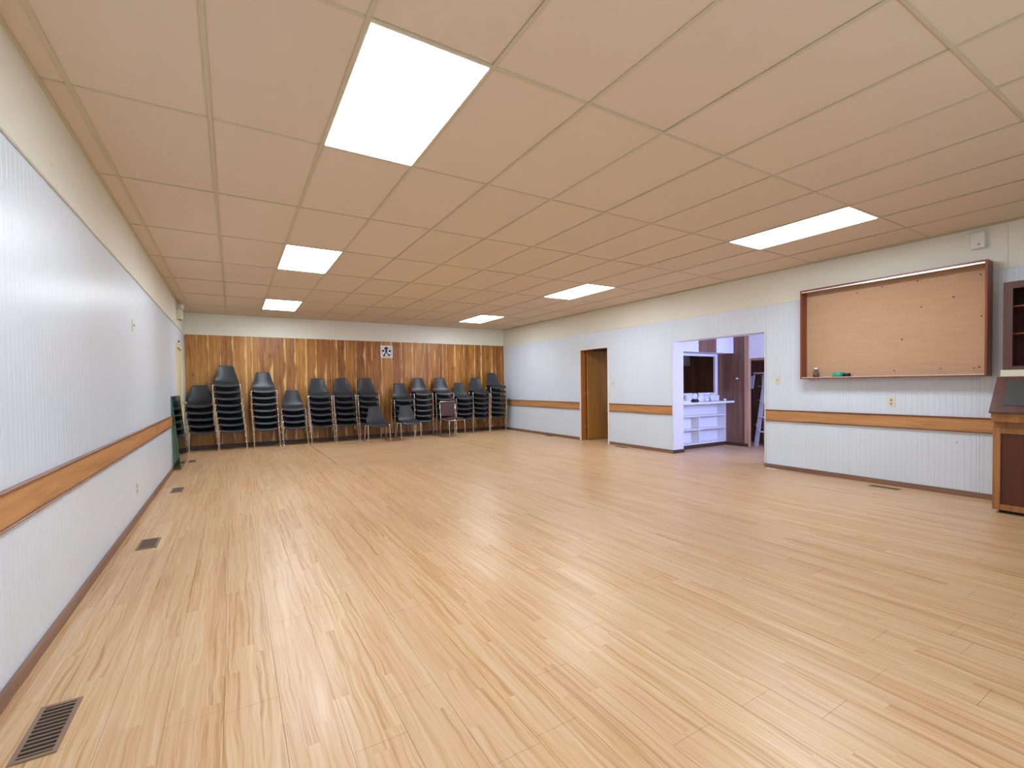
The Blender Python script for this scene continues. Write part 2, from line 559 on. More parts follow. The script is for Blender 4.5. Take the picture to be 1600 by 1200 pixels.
vis = sorted([(in_view(r), r) for r in rects if in_view(r)], key=lambda a: a[0])
near = set(r for _, r in vis[:296])
mesh_cache = {}
far = new()
for r in rects:
    if r in near:
        key = (round(r[1] - r[0], 4), round(r[3] - r[2], 4))
        o = None
        if key in mesh_cache:
            o = bpy.data.objects.new('floor_plank', mesh_cache[key])
            COL.objects.link(o)
            o.location = (r[0], r[2], 0)
        else:
            o = obj('floor_plank', plank_bm(0, r[1] - r[0], 0, r[3] - r[2]), M['floor'])
            o.location = (r[0], r[2], 0)
            mesh_cache[key] = o.data
        o.parent = floor
    else:
        plank_bm(*r, bm=far)
tag(obj('floor_planks', far, M['floor'], floor), kind='stuff')
# crosswise repair field in front of the chairs
bm = new()
y = PATCH[2]
k = 0
while y < PATCH[3] - 0.01:
    y1 = min(y + PW, PATCH[3])
    x = PATCH[0] - (k * 0.41 % PL)
    while x < PATCH[1]:
        a, b_ = max(x, PATCH[0]), min(x + PL, PATCH[1])
        if b_ - a > 0.01:
            plank_bm(a, b_, y, y1, bm)
        x += PL
    y = y1
    k += 1
tag(obj('crosswise_planks', bm, M['patch'], floor), 'paler worn planks laid crosswise before the chairs', kind='stuff')
bm = new()
box(bm, PATCH[0] - 0.006, PATCH[0] + 0.004, PATCH[2], PATCH[3], 0.0, 0.002)
box(bm, PATCH[1] - 0.004, PATCH[1] + 0.006, PATCH[2], PATCH[3], 0.0, 0.002)
obj('seam_strip', bm, M['base'], floor)
# kitchen passage planks
bm = new()
x = XR
while x < 9.3:
    y = 2.9 - (x * 3.1 % PL)
    while y < 5.86:
        a, b_ = max(y, 2.9), min(y + PL, 5.88)
        plank_bm(x, min(x + PW, 9.3), a, b_, bm)
        y += PL
    x += PW
for (a, b_) in ((6.0, 9.2),):
    box(bm, XR, 9.5, a, b_, -0.008, 0.0)
tag(obj('passage_planks', bm, M['floor'], floor), kind='stuff')

# ================================================================== CEILING
bm = new()
box(bm, XL - 0.1, XR + 0.1, YF - 0.1, YB + 0.1, HC + 0.03, HC + 0.13)
ceiling = struct('ceiling', bm, M['tile_back'], 'suspended ceiling of tan tiles in a metal grid', 'ceiling')
xs = [XL] + [GX + G * i for i in range(13)] + [XR]
ys = [YF] + [GY + 2 * G * j for j in range(-3, 8)] + [YB]
TW = 0.0115
lights_at = {(3, j) for j in (1, 4, 7, 10)} | {(10, j) for j in (4, 7, 10)}
# index check: column 3 spans xs[3]..xs[4]; row with y0 = 2.06 is ys index 4
light_cells = []
tile_cache = {}
rr = random.Random(5)
for i in range(len(xs) - 1):
    for j in range(len(ys) - 1):
        x0, x1, y0, y1 = xs[i], xs[i + 1], ys[j], ys[j + 1]
        if (i, j) in lights_at:
            light_cells.append((i, j, x0, x1, y0, y1))
            continue
        key = (round(x1 - x0, 3), round(y1 - y0, 3))
        if key not in tile_cache:
            o = obj('ceiling_tile', B(0.003, x1 - x0 - 0.003, 0.003, y1 - y0 - 0.003, 0.0, 0.016), M['tile'], ceiling)
            tile_cache[key] = o.data
        else:
            o = bpy.data.objects.new('ceiling_tile', tile_cache[key])
            COL.objects.link(o)
            o.parent = ceiling
        o.location = (x0, y0, HC + 0.002 + rr.random() * 0.002)
        o.rotation_euler = (rr.uniform(-1, 1) * 0.0008, rr.uniform(-1, 1) * 0.0015, 0)
for x in xs[1:-1]:
    obj('main_tee', B(x - TW, x + TW, YF, YB, HC - 0.004, HC + 0.001, 0.001), M['tee'], ceiling)
for y in ys[1:-1]:
    obj('cross_tee', B(XL, XR, y - TW * 0.8, y + TW * 0.8, HC - 0.0025, HC + 0.0015), M['tee'], ceiling)
bm = new()
box(bm, XL, XL + 0.022, YF, YB, HC - 0.004, HC)
box(bm, XR - 0.022, XR, YF, YB, HC - 0.004, HC)
box(bm, XL, XR, YB - 0.022, YB, HC - 0.0035, HC)
box(bm, XL, XR, YF, YF + 0.022, HC - 0.0035, HC)
obj('wall_angle', bm, M['tee'], ceiling)
names = {(3, 4): 'nearest lit ceiling light, overhead left of the bulletin board', (3, 7): 'lit ceiling light in the middle of the left-hand row',
         (3, 10): 'farthest lit ceiling light of the left-hand row, near the chair stacks',
         (10, 4): 'long lit ceiling light nearest the bulletin board', (10, 7): 'lit ceiling light in the middle of the right-hand row',
         (10, 10): 'farthest lit ceiling light of the right-hand row, near the right corner',
         (3, 1): 'lit ceiling light of the left-hand row behind the viewer'}
for (i, j, x0, x1, y0, y1) in light_cells:
    L = thing('ceiling_light', 'white fluorescent troffer, ' + names[(i, j)], 'ceiling light', ((x0 + x1) / 2, (y0 + y1) / 2, HC), group='fluorescent troffers in the ceiling grid')
    hx, hy = (x1 - x0) / 2 - 0.004, (y1 - y0) / 2 - 0.004
    bm = new()
    for (a, b_, c, d) in ((-hx, -hx + 0.012, -hy, hy), (hx - 0.012, hx, -hy, hy), (-hx + 0.012, hx - 0.012, -hy, -hy + 0.012), (-hx + 0.012, hx - 0.012, hy - 0.012, hy)):
        box(bm, a, b_, c, d, -0.003, 0.025, 0.001)
    obj('frame', bm, M['lampwhite'], L)
    obj('diffuser', B(-hx + 0.013, hx - 0.013, -hy + 0.013, hy - 0.013, -0.002, 0.006), M['lamp'], L)

# small hook at a grid crossing
hk = thing('ceiling_hook', 'small dark wire hook hanging from the ceiling grid', 'hook', (GX + G * 6, GY + 2 * G * 5 + 0.02, HC))
bm = new()
tube(bm, [(0, 0, 0), (0, 0, -0.03), (0.012, 0, -0.045), (0.022, 0, -0.035)], 0.004, 6)
obj('wire', bm, M['greypl'], hk)
bm = new()
lathe(bm, [(0.018, 0), (0.018, -0.006), (0.002, -0.008)], n_=12)
obj('mount', bm, M['tee'], hk)

# ================================================================== WALLS
DY0, DY1, DZ = 7.335, 8.235, 2.03      # side door
OY0, OY1, OZ = 3.982, 5.65, 1.99       # kitchen opening
WT = 0.265
bm = new()
box(bm, XL - 0.15, XL - 0.012, YF - 0.15, YB + 0.15, -0.1, HC + 0.1)
wall_left = struct('wall_left', bm, M['wallcore'], 'white panelled left wall with an oak chair rail', 'wall')
bm = new()
box(bm, XL - 0.0119, XR + 0.0119, YB + 0.012, YB + 0.15, -0.1, HC + 0.1)
wall_back = struct('wall_back', bm, M['wallcore'], 'back wall with walnut boards behind the chair stacks', 'wall')
bm = new()
for (a, b_, c, d) in ((YF - 0.15, OY0 - 0.012, -0.1, HC + 0.1), (OY1 + 0.012, DY0 - 0.002, -0.1, HC + 0.1), (DY1 + 0.002, YB + 0.15, -0.1, HC + 0.1),
                      (OY0 - 0.012, OY1 + 0.012, OZ + 0.012, HC + 0.1), (DY0 - 0.002, DY1 + 0.002, DZ + 0.002, HC + 0.1)):
    box(bm, XR + 0.012, XR + (WT - 0.012 if a < 6 and a > 3 or a == OY1 + 0.012 or a < 0 else 0.13), a, b_, c, d)
wall_right = struct('wall_right', bm, M['wallcore'], 'white panelled right wall with a doorway and a wide opening', 'wall')
# wall behind the camera with two windows
bm = new()
WZ0, WZ1 = 0.9, 2.0
wx = ((0.85, 2.35), (3.85, 5.35))
segs = [(XL - 0.0119, wx[0][0]), (wx[0][1], wx[1][0]), (wx[1][1], XR + 0.0119)]
for a, b_ in segs:
    box(bm, a, b_, YF - 0.14, YF, -0.1, HC + 0.1)
for a, b_ in wx:
    box(bm, a, b_, YF - 0.14, YF, -0.1, WZ0)
    box(bm, a, b_, YF - 0.14, YF, WZ1, HC + 0.1)
wall_front = struct('wall_front', bm, M['upper'], 'plain wall behind the viewer with two windows', 'wall')


def window(name, a, b_, y0, y1, z0, z1, label):
    o = bpy.data.objects.new(name, None)
    COL.objects.link(o)
    o.location = ((a + b_) / 2, (y0 + y1) / 2, z0)
    tag(o, label, 'window', kind='structure')
    bm = new()
    ym = (y0 + y1) / 2
    f_ = 0.05
    for q in ((a, a + f_, z0, z1), (b_ - f_, b_, z0, z1), (a + f_, b_ - f_, z0, z0 + f_), (a + f_, b_ - f_, z1 - f_, z1)):
        box(bm, q[0], q[1], ym - 0.03, ym + 0.03, q[2], q[3])
    obj('window_frame', bm, M['white'], o, origin=o.location)
    obj('mullion', B((a + b_) / 2 - 0.02, (a + b_) / 2 + 0.02, ym - 0.02, ym + 0.02, z0 + f_, z1 - f_), M['white'], o, origin=o.location)
    obj('pane', B(a + f_, (a + b_) / 2 - 0.02, ym - 0.003, ym + 0.003, z0 + f_, z1 - f_), M['pane'], o, origin=o.location)
    obj('pane', B((a + b_) / 2 + 0.02, b_ - f_, ym - 0.003, ym + 0.003, z0 + f_, z1 - f_), M['pane'], o, origin=o.location)


window('window_1', *wx[0], YF - 0.14, YF, WZ0, WZ1, 'left daylight window in the wall behind the viewer')
window('window_2', *wx[1], YF - 0.14, YF, WZ0, WZ1, 'right daylight window in the wall behind the viewer')

# grooved panel sheets
GROOVE = 0.0508


def sheet(side, y0, y1, z0, z1, parent):
    """painted sheet with vertical V grooves, side -1 left wall, +1 right wall"""
    xf = XL if side < 0 else XR
    inx = 1 if side < 0 else -1
    bm = new()
    pts = [(y0 + 0.0008, 0.0)]
    k = math.ceil((y0 + 0.012) / GROOVE)
    while k * GROOVE < y1 - 0.012:
        g = k * GROOVE + (0.006 if k % 3 == 0 else (-0.004 if k % 3 == 1 else 0))
        hw = 0.0022
        pts += [(g - hw, 0.0), (g, 0.0022), (g + hw, 0.0)]
        k += 1
    pts.append((y1 - 0.0008, 0.0))
    lo, hi = [], []
    for (yy, dd) in pts:
        lo.append(bm.verts.new((xf - inx * dd, yy, z0)))
        hi.append(bm.verts.new((xf - inx * dd, yy, z1)))
    for a in range(len(pts) - 1):
        bm.faces.new((lo[a], lo[a + 1], hi[a + 1], hi[a]))
    bl = [bm.verts.new((xf - inx * 0.0118, yy, zz)) for yy, zz in ((pts[0][0], z0), (pts[-1][0], z0), (pts[-1][0], z1), (pts[0][0], z1))]
    bm.faces.new(bl)
    bm.faces.new([lo[0], hi[0], bl[3], bl[0]])
    bm.faces.new([lo[-1], hi[-1], bl[2], bl[1]])
    bm.faces.new(lo + [bl[1], bl[0]])
    bm.faces.new(hi + [bl[2], bl[3]])
    return obj('wall_panel', bm, M['panel'], parent)


def splits(a, b_, step=1.22, start=None):
    res = [a]
    y = (start if start is not None else a)
    while y <= a + 0.05:
        y += step
    while y < b_ - 0.05:
        res.append(y)
        y += step
    res.append(b_)
    return list(zip(res, res[1:]))


LD0, LD1, LDZ = 9.93, 10.86, 2.0       # cream door on the left wall
for a, b_ in splits(YF, LD0, start=3.185 - 1.22 * 5):
    sheet(-1, a, b_, 0.0, ZT, wall_left)
sheet(-1, LD0, LD1, LDZ, ZT, wall_left)
sheet(-1, LD1, YB, 0.0, ZT, wall_left)
for a, b_ in splits(YF, OY0 - 0.02):
    sheet(1, a, b_, 0.0, ZT, wall_right)
for a, b_ in splits(OY0 - 0.02, OY1 + 0.02):
    sheet(1, a, b_, OZ + 0.001, ZT, wall_right)
for a, b_ in splits(OY1 + 0.02, DY0 - 0.03):
    sheet(1, a, b_, 0.0, ZT, wall_right)
sheet(1, DY0 - 0.03, DY1 + 0.03, DZ + 0.03, ZT, wall_right)
for a, b_ in splits(DY1 + 0.03, YB):
    sheet(1, a, b_, 0.0, ZT, wall_right)
# upper boards
for a, b_ in splits(YF, YB, 2.44, 3.9 - 7.32):
    obj('upper_board', B(XL - 0.0118, XL + 0.004, a + 0.001, b_ - 0.001, ZT, HC + 0.02), M['upper'], wall_left)
    obj('upper_board', B(XR - 0.004, XR + 0.0118, a + 0.001, b_ - 0.001, ZT, HC + 0.02), M['upper'], wall_right)
for a, b_ in splits(XL + 0.004, XR - 0.004, 2.44):
    obj('upper_board', B(a + 0.001, b_ - 0.001, YB - 0.006, YB + 0.0118, 2.385, HC + 0.02), M['upper'], wall_back)
obj('picture_trim', B(XL, XL + 0.016, YF, YB, ZT - 0.012, ZT + 0.028, 0.003), M['upper'], wall_left)
obj('picture_trim', B(XR - 0.008, XR, YF, YB - 0.007, ZT - 0.004, ZT + 0.008, 0.002), M['upper'], wall_right)

# back wall boards
rr = random.Random(11)
x = XL
while x < XR - 0.001:
    wd = rr.choice((0.11, 0.14, 0.17, 0.20, 0.23, 0.26)) * rr.uniform(0.9, 1.1)
    x1 = min(x + wd, XR)
    if XR - x1 < 0.05:
        x1 = XR
    o = obj('wall_board', B(x + 0.0005, x1 - 0.0005, YB, YB + 0.0115, 0.0, 2.384, 0.0007), M['walnut'], wall_back, origin=((x + x1) / 2, YB, 0))
    x = x1


def rail(side, a, b_, parent, gname):
    x0, x1 = (XL, XL + 0.016) if side < 0 else (XR - 0.016, XR)
    xa, xb = (XL, XL + 0.026) if side < 0 else (XR - 0.026, XR)
    r = tag(obj(gname, B(x0, x1, a, b_, RB + 0.010, RT - 0.014, 0.002), M['oak']), kind='structure')
    obj('top_moulding', B(xa, xb, a, b_, RT - 0.014, RT, 0.003), M['oak_trim'], r)
    obj('bottom_moulding', B(xa, xb, a, b_, RB, RB + 0.010, 0.003), M['oak_trim'], r)
    return r


def baseb(name, x0, x1, y0, y1, h, m, label=None):
    o = tag(obj(name, B(x0, x1, y0, y1, 0.0, h, 0.003), m), label, 'baseboard', kind='structure')
    return o


tag(rail(-1, YF, LD0 - 0.06, None, 'trim_1'), 'oak chair rail along the left wall', 'chair rail')
tag(rail(1, YF, OY0 - 0.02, None, 'trim_2'), 'oak chair rail under the bulletin board', 'chair rail')
tag(rail(1, OY1 + 0.02, DY0 - 0.035, None, 'trim_3'), 'short oak chair rail between the doorway and the wide opening', 'chair rail')
tag(rail(1, DY1 + 0.035, YB, None, 'trim_4'), 'oak chair rail between the back corner and the doorway', 'chair rail')
baseb('baseboard_left', XL, XL + 0.02, YF, LD0 - 0.06, 0.062, M['base'], 'brown baseboard along the left wall')
baseb('baseboard_right', XR - 0.016, XR, YF, OY0 - 0.006, 0.06, M['base'], 'brown baseboard under the bulletin board')
baseb('baseboard_right', XR - 0.016, XR, OY1, DY0 - 0.035, 0.06, M['base'], 'brown baseboard between the doorway and the wide opening')
baseb('baseboard_right', XR - 0.016, XR, DY1 + 0.035, YB - 0.02, 0.06, M['base'], 'brown baseboard between back corner and doorway')
baseb('baseboard_back', XL + 0.02, XR - 0.001, YB - 0.018, YB, 0.085, M['base_x'], 'dark baseboard behind the chair stacks')

# ---- left cream door
d1 = bpy.data.objects.new('door_1', None)
COL.objects.link(d1)
d1.location = (XL, (LD0 + LD1) / 2, 0)
tag(d1, 'cream painted door in the left wall by the back corner', 'door', kind='structure')
obj('door_leaf', B(XL - 0.011, XL + 0.006, LD0 + 0.05, LD1 - 0.05, 0.008, LDZ - 0.05, 0.002), M['cream'], d1, origin=d1.location)
bm = new()
for q in ((LD0 - 0.055, LD0 + 0.048, 0, LDZ), (LD1 - 0.048, LD1 + 0.055, 0, LDZ), (LD0 - 0.055, LD1 + 0.055, LDZ, LDZ + 0.06)):
    box(bm, XL - 0.011, XL + 0.018, q[0], q[1], q[2], q[3], 0.003)
obj('casing', bm, M['cream'], d1, origin=d1.location)
bm = new()
tube(bm, [(XL + 0.006, LD1 - 0.12, 1.0), (XL + 0.05, LD1 - 0.12, 1.0)], 0.012, 10)
lathe(bm, [(0.0, 0.085), (0.02, 0.08), (0.028, 0.065), (0.02, 0.05), (0.012, 0.045)], (XL, LD1 - 0.12, 1.0), 14, 'X')
obj('door_knob', bm, M['brass'], d1, origin=d1.location)

# ---- doorway with wooden door standing open
d2 = bpy.data.objects.new('door_2', None)
COL.objects.link(d2)
d2.location = (XR, DY1, 0)
tag(d2, 'orange-brown wooden door standing open in the narrow doorway', 'door', kind='structure')
bm = new()
for q in ((DY0 - 0.002, DY0 + 0.016, 0, DZ - 0.018), (DY1 - 0.016, DY1 + 0.002, 0, DZ - 0.018), (DY0 - 0.002, DY1 + 0.002, DZ - 0.018, DZ)):
    box(bm, XR - 0.002, XR + 0.13, q[0], q[1], q[2], q[3])
obj('jamb', bm, M['jamb'], d2, origin=d2.location)
bm = new()
for q in ((DY0 - 0.034, DY0 + 0.014, 0, DZ - 0.016), (DY1 - 0.010, DY1 + 0.034, 0, DZ - 0.016), (DY0 - 0.034, DY1 + 0.034, DZ - 0.016, DZ + 0.034)):
    box(bm, XR - 0.012, XR - 0.0021, q[0], q[1], q[2], q[3], 0.002)
obj('casing', bm, M['white'], d2, origin=d2.location)
bm = new()
LX = XR + 0.135
box(bm, LX, LX + 0.84, DY1 - 0.075, DY1 - 0.035, 0.012, DZ - 0.03, 0.002)
obj('door_leaf', bm, M['door'], d2, origin=d2.location)
bm = new()
for zz in (0.30, 1.05, 1.78):
    tube(bm, [(LX - 0.008, DY1 - 0.08, zz - 0.045), (LX - 0.008, DY1 - 0.08, zz + 0.045)], 0.008, 8)
    box(bm, LX - 0.04, LX - 0.01, DY1 - 0.02, DY1 - 0.0165, zz - 0.045, zz + 0.045)
obj('hinges', bm, M['brass'], d2, origin=d2.location)
bm = new()
lathe(bm, [(0.028, 0.0), (0.028, -0.006), (0.011, -0.012), (0.011, -0.035), (0.026, -0.045), (0.03, -0.06), (0.02, -0.072), (0.0, -0.074)], (LX + 0.77, DY1 - 0.075, 0.97), 16, 'Y')
obj('door_knob', bm, M['brass'], d2, origin=d2.location)

# ---- wide opening lining and kitchen passage
KX, KX2 = XR + WT, 8.53
bm = new()
box(bm, XR - 0.001, KX, OY1, OY1 + 0.011, 0.0, OZ)          # far jamb
box(bm, XR - 0.001, KX, OY0 - 0.011, OY0, 0.0, OZ)          # near jamb
box(bm, XR - 0.001, KX, OY0 - 0.011, OY1 + 0.011, OZ, OZ + 0.011)
tag(obj('trim_5', bm, M['white']), 'white lining of the wide kitchen opening', 'door lining', kind='structure')
bm = new()
box(bm, XR - 0.012, XR - 0.0012, OY1 + 0.001, OY1 + 0.02, 0.06, OZ + 0.001, 0.002)
box(bm, XR - 0.012, XR - 0.0012, OY0 - 0.02, OY0 - 0.001, 0.06, OZ + 0.001, 0.002)
tag(obj('trim_6', bm, M['white']), 'thin white edging of the wide kitchen opening', 'door edging', kind='structure')
baseb('baseboard_passage', XR - 0.016, KX + 0.012, OY1 - 0.012, OY1, 0.06, M['base_x'], 'dark baseboard of the kitchen opening reveal')
baseb('baseboard_passage', KX, KX2 - 0.013, 5.858, 5.87, 0.068, M['base_x'], 'dark baseboard below the white kitchen shelves')
baseb('baseboard_passage', KX2 - 0.012, KX2, 5.39, 5.87, 0.06, M['base_x'], 'dark baseboard of the brown panelled kitchen wall')

# kitchen shell
bm = new()
box(bm, KX - 0.001, KX + 0.005, 5.661, 5.87, 0, 2.5)
box(bm, KX, 7.46, 6.06, 6.09, 0, 2.5)
box(bm, 8.435, 8.66, 6.06, 6.09, 0, 2.5)
box(bm, 7.46, 8.435, 6.06, 6.09, 0, 1.052)
box(bm, 7.46, 8.435, 6.06, 6.09, 1.785, 2.5)
tag(obj('wall_passage_north', bm, M['white']), 'white kitchen wall with a pass-through window', 'wall', kind='structure')
bm = new()
for q in ((7.40, 8.50, 1.785, 1.83), (7.40, 8.50, 1.02, 1.054), (7.40, 7.462, 1.054, 1.785), (8.433, 8.50, 1.054, 1.785)):
    box(bm, q[0], q[1], 6.045, 6.0595, q[2], q[3], 0.003)
tag(obj('trim_7', bm, M['white']), 'white frame around the dark pass-through window', 'window frame', kind='structure')
# brown panelled wall, boards with joints
kw = tag(obj('wall_passage_east', B(KX2 + 0.008, KX2 + 0.06, 5.47, 6.06, 0, 2.5), M['dark_in']), 'brown panelled kitchen wall beside the ladder recess', 'wall', kind='structure')
y = 5.47
for wd in (0.11, 0.16, 0.09, 0.13, 0.10):
    obj('wall_board', B(KX2, KX2 + 0.0078, y + 0.0008, y + wd - 0.0008, 0, 2.5, 0.0008), M['kpanel'], kw)
    y += wd
tag(obj('trim_8', B(KX2 - 0.008, KX2 + 0.07, 5.38, 5.4695, 0, 2.5, 0.003), M['kpost']), 'light wooden post at the ladder recess', 'post', kind='structure')
bm = new()
box(bm, 9.3, 9.36, 4.2, 6.05, 0, 2.5)
box(bm, KX2 + 0.0605, 9.3, 5.95, 6.05, 0, 2.5)
box(bm, KX2 + 0.02, 9.3, 4.12, 4.2, 0, 2.5)
box(bm, KX2, KX2 + 0.08, 2.84, 4.2, 0, 2.5)
wr = tag(obj('wall_recess', bm, M['kpanel']), 'brown panelled back of the ladder recess', 'wall', kind='structure')
bm = new()
box(bm, KX, 7.25, 2.76, 2.84, 0, 2.5)
box(bm, 8.25, KX2 + 0.08, 2.76, 2.84, 0, 2.5)
box(bm, 7.25, 8.25, 2.76, 2.84, 0, 0.95)
box(bm, 7.25, 8.25, 2.76, 2.84, 1.95, 2.5)
tag(obj('wall_passage_south', bm, M['white']), 'white kitchen wall with a daylight window', 'wall', kind='structure')
window('window_3', 7.25, 8.25, 2.76, 2.84, 0.95, 1.95, 'daylight window in the side kitchen')
tag(obj('ceiling_passage', B(XR + 0.14, 9.6, 2.7, 9.4, 2.5, 2.56), M['white']), 'white ceiling of the side kitchen', 'ceiling', kind='structure')
# room beyond pass-through and doorway
bm = new()
box(bm, 9.5, 9.56, 6.14, 9.2, 0, 2.5)
box(bm, XR + 0.13, 9.5, 9.1, 9.2, 0, 2.5)
tag(obj('wall_far_room', bm, M['kpanel']), 'dark brown panelling seen through the pass-through window', 'wall', kind='structure')
wc = thing('wall_cabinet', 'small white wall cabinet seen through the pass-through window', 'cabinet', (9.35, 7.8, 1.67))
obj('body', B(-0.14, 0.148, -0.30, 0.30, 0, 0.7), M['white'], wc)
obj('door', B(-0.16, -0.142, -0.295, 0.295, 0.01, 0.69, 0.002), M['white'], wc)
obj('handle', B(-0.175, -0.161, -0.27, -0.255, 0.05, 0.15, 0.002), M['brass'], wc)

# upper cabinets over the pass-through
uc = thing('kitchen_wall_cabinet', 'kitchen wall cabinet with white and bare brown doors above the counter', 'cabinet', (7.7, 5.9, 1.83))
o_ = Vector(uc.location)
obj('body', B(KX + 0.006, KX2 - 0.003, 5.721, 6.0445, 1.833, 2.45), M['white'], uc, origin=o_)
for a, b_, mm in ((KX + 0.006, 7.468, 'white'), (7.995, KX2 - 0.003, 'white')):
    dd = obj('door', B(a, b_, 5.70, 5.7195, 1.831, 2.44, 0.002), M[mm], uc, origin=o_)
    hx_ = b_ - 0.025 if a < 7.3 else a + 0.03
    for zz in (1.90, 2.0):
        bm = new()
        lathe(bm, [(0.008, 0), (0.008, -0.006), (0, -0.008)], (hx_, 5.6995, zz), 8, 'Y')
        bmesh.ops.translate(bm, vec=-o_, verts=bm.verts)
        obj('hinge_screw', bm, M['brass'], dd)
obj('door', B(7.472, 7.991, 5.70, 5.7195, 1.835, 2.44, 0.002), M['kpanel'], uc, origin=o_)['label'] = 'bare brown cabinet door with splashes of white'
# recess top cabinet
rc = thing('recess_cabinet', 'white cabinet box with a wooden underside above the ladder', 'cabinet', (8.55, 4.8, 1.70))
o_ = Vector(rc.location)
obj('front', B(KX2 + 0.0, KX2 + 0.018, 4.22, 5.378, 1.712, 2.49, 0.002), M['white'], rc, origin=o_)
obj('underside', B(KX2 + 0.075, 9.298, 4.21, 5.90, 1.68, 1.71), M['kpost'], rc, origin=o_)

# counter and white shelf unit
sh = thing('shelf_unit', 'white open shelf unit under the kitchen counter', 'shelf', (7.75, 5.96, 0))
o_ = Vector(sh.location)
X0, X1 = KX + 0.006, KX2 - 0.002
obj('side_panel', B(X0, X0 + 0.02, 5.872, 6.058, 0.07, 0.85), M['white'], sh, origin=o_)
obj('side_panel', B(X1 - 0.02, X1, 5.872, 6.058, 0.07, 0.85), M['white'], sh, origin=o_)
for zz in (0.07, 0.345, 0.60):
    obj('shelf', B(X0 + 0.021, X1 - 0.021, 5.872, 6.058, zz, zz + 0.022, 0.002), M['white'], sh, origin=o_)
obj('divider', B(7.70, 7.722, 5.878, 6.058, 0.093, 0.344), M['white'], sh, origin=o_)
obj('divider', B(7.70, 7.722, 5.878, 6.058, 0.368, 0.599), M['white'], sh, origin=o_)
obj('plinth', B(X0, X1, 5.874, 6.058, 0.0, 0.069), M['white'], sh, origin=o_)
ct = tag(obj('kitchen_counter', B(KX + 0.007, KX2 - 0.002, 5.68, 6.044, 0.852, 0.89, 0.004), M['white'], origin=(7.75, 5.86, 0.852)), 'white kitchen counter top below the pass-through window', 'counter')
obj('upstand', B(KX + 0.007, KX2 - 0.002, 6.022, 6.044, 0.8905, 1.0, 0.002), M['white'], ct).location = -Vector((7.75, 5.86, 0.852))

# clutter on the counter
tr = thing('counter_tray', 'flat grey tray at the left end of the kitchen counter', 'tray', (7.16, 5.80, 0.89))
bm = new()
box(bm, -0.09, 0.09, -0.06, 0.06, 0, 0.012, 0.003)
obj('base', bm, M['greypl'], tr)
bm = new()
for q in ((-0.1, -0.09, -0.07, 0.07), (0.09, 0.1, -0.07, 0.07), (-0.09, 0.09, -0.07, -0.06), (-0.09, 0.09, 0.06, 0.07)):
    box(bm, q[0], q[1], q[2], q[3], 0, 0.035)
obj('rim', bm, M['whitepl'], tr)
jg = thing('glass_pitcher', 'glass pitcher with a black base on the kitchen counter', 'pitcher', (7.47, 5.79, 0.89))
bm = new()
lathe(bm, [(0.055, 0.0), (0.07, 0.01), (0.072, 0.04), (0.06, 0.05), (0.0, 0.05)], n_=20)
obj('base', bm, M['black'], jg)
bm = new()
lathe(bm, [(0.0, 0.052), (0.05, 0.052), (0.062, 0.09), (0.055, 0.15), (0.045, 0.18), (0.041, 0.18), (0.05, 0.15), (0.057, 0.09), (0.045, 0.058), (0.0, 0.058)], n_=20)
obj('jar', bm, M['glass'], jg)
bm = new()
tube(bm, [(0.05, 0, 0.17), (0.09, 0, 0.16), (0.10, 0, 0.11), (0.065, 0, 0.08)], 0.007, 8)
obj('handle', bm, M['black'], jg)
fc = thing('chrome_faucet', 'curved chrome faucet at the right of the kitchen counter', 'faucet', (8.06, 5.90, 0.89))
bm = new()
lathe(bm, [(0.03, 0), (0.03, 0.012), (0.014, 0.02), (0.014, 0.05)], n_=14)
obj('base', bm, M['chrome'], fc)
bm = new()
tube(bm, [(0, 0, 0.04), (0, 0, 0.12), (0.02, -0.02, 0.15), (0.05, -0.06, 0.16), (0.08, -0.1, 0.14), (0.085, -0.11, 0.11)], 0.010, 10)
obj('spout', bm, M['chrome'], fc)
bm = new()
tube(bm, [(-0.012, 0, 0.05), (-0.06, -0.01, 0.065)], 0.008, 8)
obj('lever', bm, M['chrome'], fc)
cp = thing('small_cup', 'small white cup at the right end of the kitchen counter', 'cup', (8.33, 5.76, 0.89))
bm = new()
lathe(bm, [(0.0, 0.0), (0.022, 0.0), (0.032, 0.045), (0.029, 0.045), (0.02, 0.005), (0.0, 0.005)], n_=16)
obj('bowl', bm, M['whitepl'], cp)
# wall hook on brown panelling
wh = thing('wall_hook', 'small pale knob on the brown kitchen panelling', 'hook', (KX2, 5.62, 1.33))
bm = new()
lathe(bm, [(0.018, -0.0005), (0.018, -0.006), (0.007, -0.01), (0.007, -0.03), (0.015, -0.036), (0.0, -0.045)], n_=12, axis='X')
obj('knob', bm, M['whitepl'], wh)

# step ladder in the recess
ld = thing('step_ladder', 'aluminium step ladder standing in the dark recess', 'ladder', (8.95, 5.15, 0))
def bar(bm, p, q, wx_, wy_):
    p, q = Vector(p), Vector(q)
    d = (q - p)
    vs = box(bm, -wx_ / 2, wx_ / 2, -wy_ / 2, wy_ / 2, 0, d.length)
    rot = d.to_track_quat('Z', 'X').to_matrix().to_4x4()
    # keep the section aligned with world x/y
    zax = d.normalized()
    xax = (Vector((1, 0, 0)) - zax * zax.x).normalized()
    yax = zax.cross(xax)
    mt = Matrix(((xax.x, yax.x, zax.x, p.x), (xax.y, yax.y, zax.y, p.y), (xax.z, yax.z, zax.z, p.z), (0, 0, 0, 1)))
    bmesh.ops.transform(bm, matrix=mt, verts=vs)
for s in (-1, 1):
    bm = new()
    bar(bm, (-0.16, s * 0.245, 0.0), (0.03, s * 0.16, 1.42), 0.03, 0.075 if s > 0 else 0.05)
    obj('front_rail', bm, M['ladder'], ld)
    bm = new()
    bar(bm, (0.22, s * 0.30, 0.0), (0.08, s * 0.26, 1.40), 0.02, 0.028)
    obj('rear_rail', bm, M['ladder'], ld)
